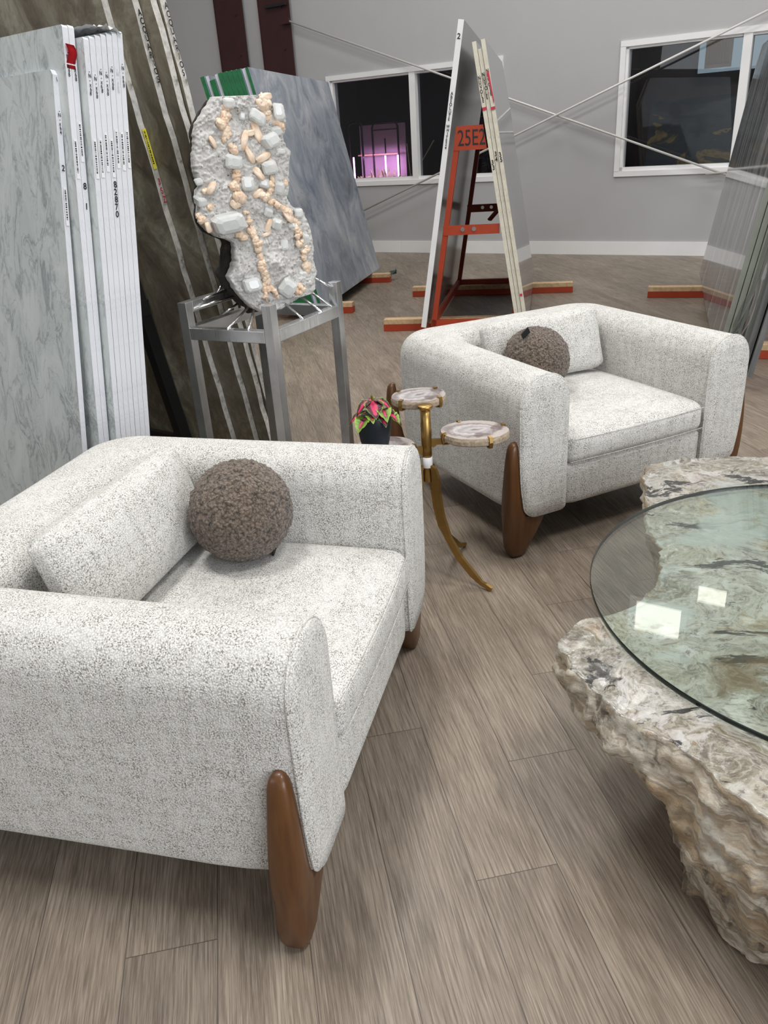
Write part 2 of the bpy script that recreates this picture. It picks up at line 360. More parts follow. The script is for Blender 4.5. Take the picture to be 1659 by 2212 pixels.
def m_crystal():
    n = NT('clear_apophyllite'); c = n.co(); f = n.noise(c, 35, 5, .7)
    return n.fin(n.ramp(f, [(.3, (.86, .90, .88)), (.6, (.98, .99, .98))]), .12, Transmission_Weight=.4, IOR=1.35, Coat_Weight=.6)
M['crystal'] = m_crystal()
def m_peach():
    n = NT('peach_stilbite'); c = n.co(); f = n.noise(c, 30, 4, .6); n.bump(n.noise(c, 90, 4), .3, .003)
    return n.fin(n.ramp(f, [(.3, (.72, .49, .33)), (.65, (.86, .71, .56))]), .3, Subsurface_Weight=.0)
M['peach'] = m_peach()
def m_agate():
    n = NT('agate_face'); c = n.co(); w = n.warp(c, 9, .07, 4)
    d = n.node('ShaderNodeVectorMath', {0: n.map(w, (1, 1.4, 0))}, operation='LENGTH').outputs['Value']
    f = n.noise(w, 16, 6, .65); k = n.math('ADD', n.math('MULTIPLY', d, 6.0), n.math('MULTIPLY', f, .55))
    col = n.ramp(k, [(.20, (.40, .22, .11)), (.30, (.22, .18, .17)), (.42, (.50, .47, .47)), (.58, (.34, .31, .31)), (.68, (.56, .53, .52)), (.80, (.24, .20, .20)), (.92, (.46, .41, .38))])
    col = n.mix(n.ramp(n.noise(n.map(w, loc=(1, 2, 3)), 9, 3, .5), [(.60, 0.), (.66, .8)]), col, (.13, .09, .085))
    return n.fin(col, .14)
M['agate'] = m_agate(); M['agate_rim'] = m_rough_edge('agate_rough_rim', (.42, .34, .25), (.22, .15, .10), (.06, .04, .025), 4)
def m_leaf():
    n = NT('coleus_leaf'); uv = n.node('ShaderNodeUVMap', uv_map='UVMap').outputs[0]; s = n.node('ShaderNodeSeparateXYZ', {0: uv})
    k = n.math('ADD', s.outputs[0], n.math('MULTIPLY', n.math('SUBTRACT', n.noise(uv, 7, 3), .5), .28))
    return n.fin(n.ramp(k, [(.12, (.62, .02, .10)), (.34, (.50, .03, .10)), (.42, (.07, .006, .022)), (.82, (.055, .008, .02)), (.91, (.14, .25, .02)), (1, (.24, .38, .05))]), .45)
def m_leafg():
    n = NT('coleus_leaf_green'); uv = n.node('ShaderNodeUVMap', uv_map='UVMap').outputs[0]; s = n.node('ShaderNodeSeparateXYZ', {0: uv})
    k = n.math('ADD', s.outputs[0], n.math('MULTIPLY', n.math('SUBTRACT', n.noise(uv, 9, 3), .5), .3))
    return n.fin(n.ramp(k, [(.1, (.55, .05, .10)), (.25, (.14, .03, .03)), (.45, (.14, .25, .02)), (1, (.24, .39, .05))]), .45)
M['leaf'] = m_leaf(); M['leafg'] = m_leafg(); M['stem'] = flat('green_stem', (.10, .16, .03), .5)
M['daylight'] = emis('daylight_sky', (1, .97, .86), 5.0); M['lampglow'] = emis('lamp_diffuser', (1, .985, .96), 2.0)
M['growglow'] = emis('grow_light_tube', (.95, .42, 1.0), 16.0)
def m_gold():
    n = NT('black_gold_slab'); c = n.co(); w = n.warp(n.map(c, (.6, 1, 1.6)), 1.3, .7, 5); f = n.noise(w, 1.8, 7, .6, .6)
    col = n.ramp(f, [(.38, (.012, .018, .024)), (.5, (.05, .06, .07)), (.56, (.035, .045, .055)), (.60, (.26, .19, .08)), (.64, (.03, .028, .02)), (.72, (.10, .115, .125))])
    return n.fin(col, .3)
M['gold'] = m_gold()
M['foliage'] = flat('dark_foliage', (.03, .10, .02), .5, var=.4, sc_=40)

# ------------------------------------------------------------------ the setting
def wp(u, n, z): p = WU*u+WN*n; return V((p.x, p.y, z))
U0, U1, N0 = -12.5, 8.0, -4.6
# floor: planks of one mesh, each with its own texture offset
PA = R(-9.28); PT = V((sin(PA), cos(PA), 0)); PN = V((cos(PA), -sin(PA), 0)); PWd, PL = .1836, 1.22
seam = {-3: 1.157, 1: 1.1655, 2: 1.491, 3: 1.815, 4: 2.165, 5: 2.508, 0: 1.674, -1: .42, -2: .80}
bm = bmesh.new(); uvl = bm.loops.layers.uv.new('UVMap'); rl = bm.loops.layers.uv.new('rand')
for k in range(-90, 60):
    s0 = seam.get(k, random.uniform(0, PL)); s0 -= PL*12
    for j in range(0, 26):
        t0 = s0+PL*j; n0 = .1535+PWd*k
        c = PT*(t0+PL/2)+PN*(n0+PWd/2); uu, nn = c.dot(WU), c.dot(WN)
        if not (U0-.5 < uu < U1+.5 and N0-.5 < nn < WD+.6): continue
        vs = [bm.verts.new(PT*a+PN*b) for a, b in ((t0, n0), (t0+PL, n0), (t0+PL, n0+PWd), (t0, n0+PWd))]
        f = bm.faces.new(vs); rr = (random.random(), random.random())
        for l, q in zip(f.loops, ((0, 0), (PL, 0), (PL, PWd), (0, PWd))): l[uvl].uv = q; l[rl].uv = rr
me = bpy.data.meshes.new('floor'); bm.to_mesh(me); bm.free(); me.materials.append(M['floor'])
fl = bpy.data.objects.new('floor', me); COL.objects.link(fl); fl['kind'] = 'structure'
WM = Matrix(((WU.x, WN.x, 0, 0), (WU.y, WN.y, 0, 0), (0, 0, 1, 0), (0, 0, 0, 1)))   # (u, n, z) -> world
def struct(name, bm, m, parent=None):
    o = obj(name, bm, m, parent)
    if not parent: o.matrix_world = WM; o['kind'] = 'structure'
    return o
# openings in the far wall: u0,u1,z0,z1 (outside of the casing minus .05)
LW = (-7.0, -4.47, .955, 2.26); RW = (-2.925, -.33, .955, 2.26); CWa = (-2.33, -1.62, 5.74, 6.32); CWb = (-1.5, -1.06, 5.28, 5.62)
holes = [LW, RW, CWa, CWb]
us = sorted({U0, U1, *[h[0] for h in holes], *[h[1] for h in holes]}); zs = sorted({0, CEIL, *[h[2] for h in holes], *[h[3] for h in holes]})
bm = bmesh.new()
for a, b in zip(us, us[1:]):
    for c, d in zip(zs, zs[1:]):
        cu, cz = (a+b)/2, (c+d)/2
        if any(h[0] < cu < h[1] and h[2] < cz < h[3] for h in holes): continue
        box(bm, a, b, WD, WD+.16, c, d)
bmesh.ops.remove_doubles(bm, verts=bm.verts[:], dist=1e-5)
struct('wall_back', bm, M['wall'])
struct('wall_left', BB(U0-.15, U0, N0, WD+.16, 0, CEIL), M['wall'])
struct('wall_right', BB(U1, U1+.15, N0, WD+.16, 0, CEIL), M['wall'])
struct('wall_front', BB(U0-.15, U1+.15, N0-.15, N0, 0, CEIL), M['wall'])
struct('ceiling', BB(U0-.15, U1+.15, N0-.15, WD+.16, CEIL, CEIL+.1), M['ceil'])
bm = bmesh.new(); box(bm, U0, -5.98, WD-.018, WD, 0, .155); box(bm, -5.978, U1, WD-.018, WD, 0, .155)
struct('baseboard_back', bm, M['white'])
def window(name, h, mull, pane=None):
    u0, u1, z0, z1 = h; c = .055; bm = bmesh.new()
    for a in ((u0-c, u1+c, z1-.005, z1+c), (u0-c, u1+c, z0-c, z0+.005), (u0-c, u0+.005, z0, z1), (u1-.005, u1+c, z0, z1)):
        box(bm, a[0], a[1], WD-.02, WD+.01, a[2], a[3])
    for a in ((u0, u1, z1-.03, z1), (u0, u1, z0, z0+.045), (u0, u0+.035, z0, z1), (u1-.035, u1, z0, z1)):
        box(bm, a[0], a[1], WD+.01, WD+.13, a[2], a[3])
    for m_ in mull: box(bm, m_-.045, m_+.045, WD-.012, WD+.12, z0, z1)
    w = struct(name, bm, M['white'])
    struct('window_pane', BB(u0+.03, u1-.03, WD+.06, WD+.066, z0+.03, z1-.03), pane or M['pane'], w)
    return w
window('window_1', LW, [-5.70]); window('window_2', RW, [-1.64]); window('window_3', CWa, [], M['daylight']); window('window_4', CWb, [], M['daylight'])
# dark rooms behind the two long windows
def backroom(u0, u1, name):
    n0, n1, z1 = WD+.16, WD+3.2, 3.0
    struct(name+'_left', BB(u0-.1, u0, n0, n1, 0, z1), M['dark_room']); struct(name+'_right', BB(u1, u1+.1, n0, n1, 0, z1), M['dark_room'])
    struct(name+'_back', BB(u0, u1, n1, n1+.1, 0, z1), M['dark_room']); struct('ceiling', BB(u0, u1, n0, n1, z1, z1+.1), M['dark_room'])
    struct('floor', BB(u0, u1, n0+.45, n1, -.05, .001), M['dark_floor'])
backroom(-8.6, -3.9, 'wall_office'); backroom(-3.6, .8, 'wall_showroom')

# steel columns on the far wall
for i, (a, b) in enumerate(((-8.84, -8.33), (-8.05, -7.52))):
    t = thing('steel_column', ('dark red steel column on the far wall, the one further left' if i == 0 else 'dark red steel column on the far wall, the one where the brace rod is fixed'), 'column', wp((a+b)/2, WD-.02, 0), -AW)
    w_ = (b-a)/2
    obj('flange', BB(-w_, w_, -.055, -.04, 0, CEIL), M['red_col'], t)
    obj('web', BB(-.012, .012, -.04, .018, 0, CEIL), M['red_col'], t)
    obj('edge_strip', BB(-w_-.004, -w_+.012, -.059, -.055, 0, CEIL), M['red_col'], t)
    for z in (2.7, 3.2): obj('bolt', TT([(w_*.5, -.055, z), (w_*.5, -.07, z)], .014, 8), M['red_col'], t)
    if i:
        obj('bracket', BB(w_-.12, w_+.01, -.11, -.055, 2.99, 3.06), M['red_col'], t); obj('bracket', BB(-.12, w_-.02, -.1, -.055, 3.21, 3.24), M['blacksteel'], t)
def rod(a, b, label, rr=.0125):
    p = wp(a[0], WD-a[2], a[1]); q = wp(b[0], WD-b[2], b[1]); bm = TT([V((0, 0, 0)), (p+q)/2-p, q-p], rr, 10)
    o = obj('brace_rod', bm, M['galv'], None, True); o.location = p; tag(o, label, 'brace rod')
rod((-7.55, 3.03, .1), (-1.6, .85, .10), 'slim steel brace rod falling from the red column down to the right')
rod((-6.95, .42, .13), (-1.2, 2.52, .13), 'slim steel brace rod rising to the right across the far wall')
rod((-1.9, .90, .16), (-.9, .975, .16), 'short steel rod crossing below the right window behind the streaked slab', .01)

# ceiling lamps, each lit by its own area light
for i, (u, n) in enumerate(LAMPS):
    p = wp(u, n, CEIL-.02); t = thing('ceiling_lamp', 'square white high bay lamp on the warehouse ceiling', 'ceiling lamp', p, -AW, 'high bay ceiling lamps')
    obj('lamp_housing', BB(-.6, .6, -.6, .6, -.14, 0, bev=.02), M['white'], t); obj('diffuser', BB(-.55, .55, -.55, .55, -.16, -.141), M['lampglow'], t)

# ------------------------------------------------------------------ behind the left window: grow light shelf
t = thing('plant_cart', 'black tube cart with a pink grow light behind the left window', 'plant cart', wp(-6.95, 11.2, 0), -AW)
bm = bmesh.new()
def arch(bm, u0, u1, z0, z1, y, r=.016):
    c = .07; pts = [(u0, y, z0), (u0, y, z1-c), (u0+c*.3, y, z1-c*.3), (u0+c, y, z1), (u1-c, y, z1), (u1-c*.3, y, z1-c*.3), (u1, y, z1-c), (u1, y, z0)]
    tube(bm, pts, r, 8)
arch(bm, -.36, -.12, 0, 1.74, -.05); arch(bm, -.12, .33, 0, 1.72, .25)
tube(bm, [(.1, .25, 0), (.1, .25, 1.5)], .010, 6)
tube(bm, [(-.12, .25, 1.62), (.33, .25, 1.62)], .010, 6)
obj('cart_frame', bm, M['blacksteel'], t, True)
obj('tray', BB(-.42, .6, -.12, .34, .90, .93), M['pine'], t)
obj('shelf_bar', BB(-.4, .33, .24, .27, 1.27, 1.29), M['pine'], t)
obj('side_board', BB(-.46, .36, .42, .44, .93, 1.70), flat('pale_board', (.42, .40, .42), .6), t)
for x_ in (-.46, .12, .34): obj('grow_light', TT([(x_, .2, .95), (x_, .2, 1.26)], .012, 8), M['growglow'], t)
bm = bmesh.new()
for i in range(130):
    x_, y_ = random.uniform(-.4, .52), random.uniform(-.06, .3); h_ = random.uniform(.02, .07)+(.10 if -.05 < x_ < .25 and i % 2 else 0)
    c = V((x_, y_, .93)); tip = c+V((random.uniform(-.05, .05), random.uniform(-.05, .05), h_)); s = V((random.uniform(-1, 1), random.uniform(-1, 1), 0)).normalized()*.018
    m_ = (c+tip)/2; bm.faces.new([bm.verts.new(q) for q in (c, m_+s, tip, m_-s)])
o = obj('seedlings', bm, flat('seedling_leaves', (.35, .42, .22), .5, var=.4, sc_=30), None); o.matrix_world = Matrix.Translation(wp(-6.95, 11.2, 0)) @ Matrix.Rotation(-AW, 4, 'Z')
tag(o, 'low green seedlings lit pink on the tray behind the left window', 'seedlings', kind='stuff')
t = thing('potted_shrub', 'dark leafy potted shrub in the unlit room behind the left window', 'plant', wp(-5.35, 11.5, 0), -AW)
obj('pot', (lambda b: (lathe(b, [(.12, 0), (.17, .4), (.16, .4), (.15, .36)], 20), b)[1])(bmesh.new()), M['black'], t, True)
obj('stem', TT([(0, 0, .35), (.02, 0, .8), (-.02, .02, 1.3)], .02, 8), M['stem'], t)
bm = bmesh.new()
for i in range(160):
    a, r_, z_ = random.uniform(0, 6.28), random.uniform(.03, .42), random.uniform(.7, 1.75)
    c = V((r_*cos(a), r_*sin(a), z_)); d = V((cos(a), sin(a), random.uniform(-.5, .6)))*.14; s = V((-sin(a), cos(a), .2))*.04
    bm.faces.new([bm.verts.new(q) for q in (c, c+d*.5+s, c+d, c+d*.5-s)])
obj('leaves', bm, M['foliage'], t)
for k, (x0_, z0_, x1_, z1_) in enumerate(((-6.33, 1.41, -6.29, .97), (-5.88, 1.43, -6.12, 1.12))):
    o = obj('plant_stake', TT([V((0, 0, 0)), wp(x1_, 0, 0)-wp(x0_, 0, 0)+V((0, 0, z1_-z0_)), wp(x1_, 0, 0)-wp(x0_, 0, 0)+V((0, 0, -z0_))], .008, 6), flat('yellow_stake', (.5, .42, .2), .5), None)
    o.location = wp(x0_, 11.2, z0_); tag(o, ('upright' if k == 0 else 'slanting')+' pale stake left of the dark shrub behind the left window', 'stake')
area('grow_light', wp(-6.9, 11.18, 1.28), wp(-6.9, 11.3, .9), .7, .2, 14, (1, .42, .95))
area('office_fill', wp(-6.2, 12.2, 2.9), wp(-6.2, 12.4, 0), 1, 1, 5, (1, .85, .9))  # dim fill added to lift the unlit office, no fixture there
area('showroom_fill', wp(-1.8, 11.5, 2.9), wp(-1.8, 12.4, .5), 1.5, .6, 34, (1, .95, .88))  # unseen fill lamp, added so the dark slab room shows
# behind the right window: a dark slab showroom
def lean_matrix(B, az, slope):
    s = V((sin(az), cos(az), 0)); n = V((cos(az), -sin(az), 0)); ph = math.atan(slope)
    z = V((0, 0, 1))*cos(ph)+n*sin(ph); y = n*cos(ph)-V((0, 0, 1))*sin(ph)
    return Matrix(((s.x, y.x, z.x, B[0]), (s.y, y.y, z.y, B[1]), (s.z, y.z, z.z, B[2]), (0, 0, 0, 1)))
def lean_at(B, az, lat, z, s_, slope):
    """matrix of a slab whose near bottom corner lies at lateral offset lat, shifted s_ along its length"""
    s = V((sin(az), cos(az), 0)); n = V((cos(az), -sin(az), 0)); p = V((B[0], B[1], z))+n*lat+s*s_
    return lean_matrix(p, az, slope)
def slab_bm(L, T, H, corner=0, far_corner=0, chip=0, seed=0):
    bm = bmesh.new(); pts = []
    rnd = random.Random(seed)
    # outline in (x,z): near end at x=0
    nz = 26
    near = [(chip*rnd.uniform(0, 1), H*i/nz) for i in range(nz+1)] if chip else [(0, 0), (0, H)]
    if corner: near = [p for p in near if p[1] < H-corner*1.6] + [(corner*.25, H-corner), (corner, H)]
    far = [(L, H), (L, 0)] if not far_corner else [(L-far_corner, H), (L, H-far_corner*1.2), (L, 0)]
    pts = near+far
    n = len(pts); a = [bm.verts.new((x, 0, z)) for x, z in pts]; b = [bm.verts.new((x, T, z)) for x, z in pts]
    bm.faces.new(a); bm.faces.new(b[::-1])
    for i in range(n):
        f = bm.faces.new((a[i], b[i], b[(i+1) % n], a[(i+1) % n])); f.material_index = 1
    return bm
def slab(M4, L, T, H, mats, label, group=None, name='stone_slab', **kw):
    o = obj(name, slab_bm(L, T, H, **kw), mats); o.matrix_world = M4; tag(o, label, 'stone slab', group); return o
o = slab(lean_at(wp(-3.15, 12.3, 0), R(90)+AW, 0, 0, 0, -.12), 2.6, .03, 1.75, [M['gold'], M['grey_edge']], 'dark slab with gold veins in the room behind the right window', far_corner=.3)
bm = bmesh.new()
box(bm, -2.72, -1.0, WD+2.9, WD+2.95, 2.05, 2.75); struct('window_5', bm, emis('skylight_blue', (.55, .70, .78), .55))
bm = bmesh.new(); box(bm, -2.62, -2.28, WD+2.82, WD+2.88, 2.1, 2.75)
for k in range(9): box(bm, -2.60+k*.036, -2.585+k*.036, WD+2.8, WD+2.82, 2.15, 2.75)
o = obj('wood_cladding_panel', bm, flat('weathered_boards', (.22, .18, .14), .8)); o.matrix_world = WM; tag(o, 'grey weathered board cladding seen through the top of the right window', 'cladding')

# ------------------------------------------------------------------ writing
def lettering(parent, chars, y, ztop, ch, step, m, x=-.0012, name='handwritten_lettering', width=1.0, rot=0):
    cu = bpy.data.curves.new('t', 'FONT'); bmm = bmesh.new(); cu.extrude = 0
    for i, c in enumerate(chars):
        if c == ' ': continue
        cu.body = c; cu.size = ch*1.35; cu.align_x = 'CENTER'; cu.offset = ch*.03
        tmp = bpy.data.objects.new('t', cu); COL.objects.link(tmp); dg = bpy.context.evaluated_depsgraph_get(); dg.update()
        me = bpy.data.meshes.new_from_object(tmp.evaluated_get(dg)); bpy.data.objects.remove(tmp)
        b2 = bmesh.new(); b2.from_mesh(me); bpy.data.meshes.remove(me)
        a = rot+random.uniform(-.1, .1); jx = random.uniform(-.08, .08)*ch
        Mx = {}
        for f in b2.faces:
            vs = []
            for v in f.verts:
                if v not in Mx:
                    X, Y = v.co.x*width, v.co.y-ch*.5; X, Y = X*cos(a)-Y*sin(a), X*sin(a)+Y*cos(a)
                    Mx[v] = bmm.verts.new((x, y+X+jx, ztop-step*i-ch*.5+Y))
                vs.append(Mx[v])
            try: bmm.faces.new(vs)
            except ValueError: pass
        b2.free()
    bpy.data.curves.remove(cu)
    return obj(name, bmm, m, parent)
def barcode(parent, y, ztop, h, w, m=None, x=-.0008):
    bm = bmesh.new(); box(bm, x-.0006, x, y-w/2, y+w/2, ztop-h, ztop)
    z = ztop-.008
    rnd = random.Random(int(ztop*1000+y*99999))
    while z > ztop-h*.86:
        t = rnd.choice([.0015, .003, .0045]); box(bm, x-.0012, x-.0006, y-w*.30, y+w*.12, z-t, z, 1); z -= t+rnd.choice([.0015, .003])
    return obj('barcode_label', bm, [m or M['paper'], M['ink']], parent)

# ------------------------------------------------------------------ white marble stack and brown slabs on one A-frame
AZ = R(-54); WB = V((-.83, 2.75, .1)); SL = .151
ZB = .10
def wlat(z): return (z-.525)*SL
T = .0205; names = []
defs = []   # (index, lateral of back face at z=.525, setback along s, height, label, text, barcode height)
lat = 0.0
wl = ['white marble slab at the very back of the pale stack, its edge beside the dark gap',
 'white marble slab one in from the back of the pale stack, faint smudged writing',
 'white marble slab third from the back of the pale stack',
 'white marble slab numbered 82870 down its edge',
 'white marble slab right before the numbered 82870 one',
 'white marble slab fifth from the front of the pale stack',
 'white marble slab protruding beside the recessed pair, fourth from the front',
 'tall white marble slab marked 8 and 1 on its edge',
 'tall white marble slab with a red tape tag near its top corner',
 'shorter grey-veined white marble slab at the very front of the pale stack']
for i in range(10):
    setb = 0 if i < 7 else (.034 if i < 9 else .075)
    H = 1.735-.004*i if i < 7 else (1.745 if i < 9 else 1.635)
    if i == 7: lat -= .004
    if i == 9: lat -= .016
    lb = lat-T                      # front (low lateral) face at z=.525 level
    latB = lb-(.525-ZB)*SL-( .0 if i < 9 else .012)
    sl = SL+(0.0 if i < 9 else .02)
    m4 = lean_at(WB, AZ, latB, ZB, setb, sl)
    o = slab(m4, 2.75-.02*i, T-(.0005 if i % 3 else .0012), H, [M['carrara'], M['carrara_edge']], wl[i], 'white marble slabs stacked in front of the brown ones', corner=(.014 if i == 9 else .006), seed=i)
    hz = H-.085-(.012 if i % 2 else 0)+(.02 if i >= 7 else 0)
    lettering(o, ['-', 'N', '-', 'x', '6', '4' if i == 9 else '8'], T*.5, hz-(.03 if i == 9 else 0), .0115, .0122, M['ink'] if i != 1 else M['grey_edge'], width=.8)
    barcode(o, T*.5, hz-.185-(.01 if i % 3 == 0 else 0)-(.06 if i >= 8 else 0), .115, .012)
    if i == 3: lettering(o, list('82870'), T*.55, hz-.32, .020, .0225, M['ink'], width=.9)
    if i == 7: lettering(o, ['8', ' ', '1'], T*.5, hz-.36, .020, .03, M['ink'], width=.9)
    if i == 9: lettering(o, ['2'], T*.5, hz-.19, .018, .02, M['ink'], width=.9); lettering(o, ['\\'], T*.5, H-.02, .012, .02, M['ink'])
    if i == 8:
        bm = bmesh.new(); g = [[bm.verts.new((-.004-.006*sin(k*1.1), .002+j*.010+k*.0012+.003*sin(k), 1.715-.02-k*.013)) for j in range(4)] for k in range(6)]
        for a, b in zip(g, g[1:]):
            for j in range(3): bm.faces.new((a[j], a[j+1], b[j+1], b[j]))
        bmesh.ops.solidify(bm, geom=bm.faces[:], thickness=.0012)
        obj('red_tape', bm, M['redtape'], o, True)
    if i == 2:
        bm = bmesh.new(); rows = []
        for k in range(22):
            x_ = .0+k*.02
            rows.append([bm.verts.new((x_-.01, -.065+j*.012, H+.006+.012*abs(noise.noise(V((k*.5, j*.5, 1)))) + (.012 if 3 < j < 9 else 0)*sin(k*.9+j)**2)) for j in range(11)])
        for a, b in zip(rows, rows[1:]):
            for j in range(10): bm.faces.new((a[j], a[j+1], b[j+1], b[j]))
        obj('plastic_sheet', bm, flat('crumpled_plastic', (.80, .81, .80), .3), o, True)
    lat = lb-.0008
# brown slabs, leaning back towards the white ones
BBp = V((-.525, 3.628, .1)); BS = -.174
bl = ['brown stone slab with white crust edge, first of the tall brown ones, yellow sticker on its edge',
      'brown stone slab with ACQUARIOS written down its pale edge, the left of the two written ones',
      'brown stone slab with a yellowish crust edge, wedged beside the rightmost written one',
      'brown stone slab with ACQUARIOS written down its edge, rightmost of the tall brown ones']
for i, (lt, e, e2) in enumerate(((-.05, .19, 0), (-.02, .065, 0), (.012, 0, 0), (.046, -.01, 0))):
    o = slab(lean_at(BBp, AZ, lt, ZB, e, BS), 2.9, .029, 2.16+.03*i, [M['brown'], M['brown_edge']], bl[i], 'tall brown slabs', chip=.008, seed=20+i)
    if i in (1, 3): lettering(o, list('ACQUARIOS'), .016, 1.868 if i == 1 else 1.885, .022, .0272, M['ink'], x=-.003, width=.75)
    if i == 0:
        barcode(o, .015, 1.475, .15, .018, M['yellow'], x=-.003); lettering(o, ['3', 'S', 'Z'], .014, 1.29, .026, .035, M['redink'], x=-.003, width=.8)
# rack carrying both
def rack(name, label, B, az, lat0, slope0, lat1, slope1, posts, Hp, beams, beam_lat, mat, zb=.1, panel=None, bars=(.83,), tw=.06, pw=.05, sides=(1, -1)):
    """lat0/lat1: planes of the two post rows at z=zb; slope: lateral per metre"""
    s = V((sin(az), cos(az), 0)); n = V((cos(az), -sin(az), 0))
    t = thing(name, label, 'slab rack', (B[0], B[1], 0), -az+pi/2)
    # local frame: x along s, y to the left -> use y = -lateral
    for sb in beams:
        b = obj('base_beam', BB(sb-.045, sb+.045, -beam_lat[1], -beam_lat[0], 0.002, .055), mat, t)
        obj('wood_strip', BB(sb-.043, sb+.043, -beam_lat[1]+.002, -beam_lat[0]-.002, .055, .098, bev=.004), M['pine'], b)
    for sp in posts:
        for l0, sl_, sg in ((lat0, slope0, 1), (lat1, slope1, -1)):
            if sg not in sides: continue
            a0, a1 = l0, l0+slope0*0+sl_*(Hp-zb)
            poly = [(sp, -a0, zb), (sp, -(a0+sg*tw), zb), (sp, -(a1+sg*tw), Hp), (sp, -a1, Hp)]
            bm = bmesh.new(); prism(bm, poly, (pw, 0, 0)); obj('post', bm, mat, t)
        for zz in bars:
            a0, a1 = lat0+slope0*(zz-zb), lat1+slope1*(zz-zb)
            cb = obj('cross_bar', BB(sp-.006, sp, -a1, -a0, zz-.04, zz+.03), mat, t)
            for k in (.35, .55): obj('bolt', TT([(sp-.006, -(a0+(a1-a0)*k), zz), (sp-.014, -(a0+(a1-a0)*k), zz)], .016, 10), M['rod'], cb)
        obj('bottom_bar', BB(sp, sp+.04, -(lat1-.02), -(lat0+.02), zb, zb+.045), mat, t)
    for l0, sl_, sg in ((lat0, slope0, 1), (lat1, slope1, -1)):
        l_ = l0+sg*.02
        obj('side_rail', BB(posts[0], posts[-1]+pw, -l_-.015, -l_+.015, zb, zb+.05), mat, t)
    if panel:
        z0, z1 = panel; a0, a1 = lat0+slope0*(z0-zb), lat1+slope1*(z0-zb); b0, b1 = lat0+slope0*(z1-zb), lat1+slope1*(z1-zb)
        bm = bmesh.new(); prism(bm, [(posts[0]-.004, -a0, z0), (posts[0]-.004, -a1, z0), (posts[0]-.004, -b1, z1), (posts[0]-.004, -b0, z1)], (.008, 0, 0))
        t2 = obj('number_plate', bm, mat, t); return t, t2, (a0, a1)
    return t
rack('slab_rack', 'black A-frame rack hidden between the pale stack and the brown slabs', (WB.x, WB.y, 0), AZ, -.045, SL, .83, BS, [.75, 2.1], 1.45, [.6, 2.25], (-.42, 1.25), M['blacksteel'])

# ------------------------------------------------------------------ grey marble rack with green taped slabs
GZ = R(14); GB = V((-.435, 7.369, .1)); GS = -.225
gl = 0.0
strip = [(.030, 'g'), (.038, 'w'), (.040, 'g'), (.045, 'g'), (.045, 'g'), (.045, 'g'), (.040, 'g'), (.036, 'w'), (.055, 'g'), (.032, 'w'), (.040, 'g')]
gt = ['at the visible marble face', 'behind the front marble slab', 'third in', 'fourth in', 'fifth in', 'sixth in', 'seventh in', 'eighth in', 'ninth in', 'tenth in', 'on the outer left']
for i, (w_, k) in enumerate(strip):
    gl -= w_; setb = 0 if k == 'g' else .02
    lb_ = {'g': 'grey marble slab with green taped end, ', 'w': 'grey marble slab with bare pale end, '}[k]
    pos = ['facing right with swirling grey face', 'just left of the swirling grey face', 'between the two bare ends nearest the visible face', 'first of the run of four green ends', 'second of the run of four green ends', 'third of the run of four green ends', 'last of the run of four green ends', 'left of the run of green ends', 'wide one near the left of the taped row', 'second from the left of the taped row', 'outermost left of the taped row'][i]
    slab(lean_at(GB, GZ, gl, .1, setb, GS), 2.40, w_-.004, 2.02-(.04 if i in (8,) else .0)-.004*i, [M['greymarble'], M['green'] if k == 'g' else M['grey_edge']], lb_+pos, 'grey marble slabs with taped ends behind the crystal rock')
rack('slab_rack', 'orange A-frame rack under the swirling grey marble slabs', (GB.x, GB.y, 0), GZ, -1.3, .16, -.50, -.20, [.3, 2.05], 1.5, [.35, 2.05], (-1.75, .20), M['orange'])
bm = bmesh.new(); vs = [[bm.verts.new((-.02+.07*k, j*.05-.03*k, .012+.05*((k+j) % 2)+.02*k)) for k in range(4)] for j in range(3)]
for a, b in zip(vs, vs[1:]):
    for k in range(3): bm.faces.new((a[k], a[k+1], b[k+1], b[k]))
bmesh.ops.solidify(bm, geom=bm.faces[:], thickness=.002)
o = obj('plastic_strap', bm, flat('grey_green_strap', (.16, .21, .18), .5)); o.location = (.14, 9.45, .0); tag(o, 'loose grey green plastic strap on the floor by the grey marble', 'strap')

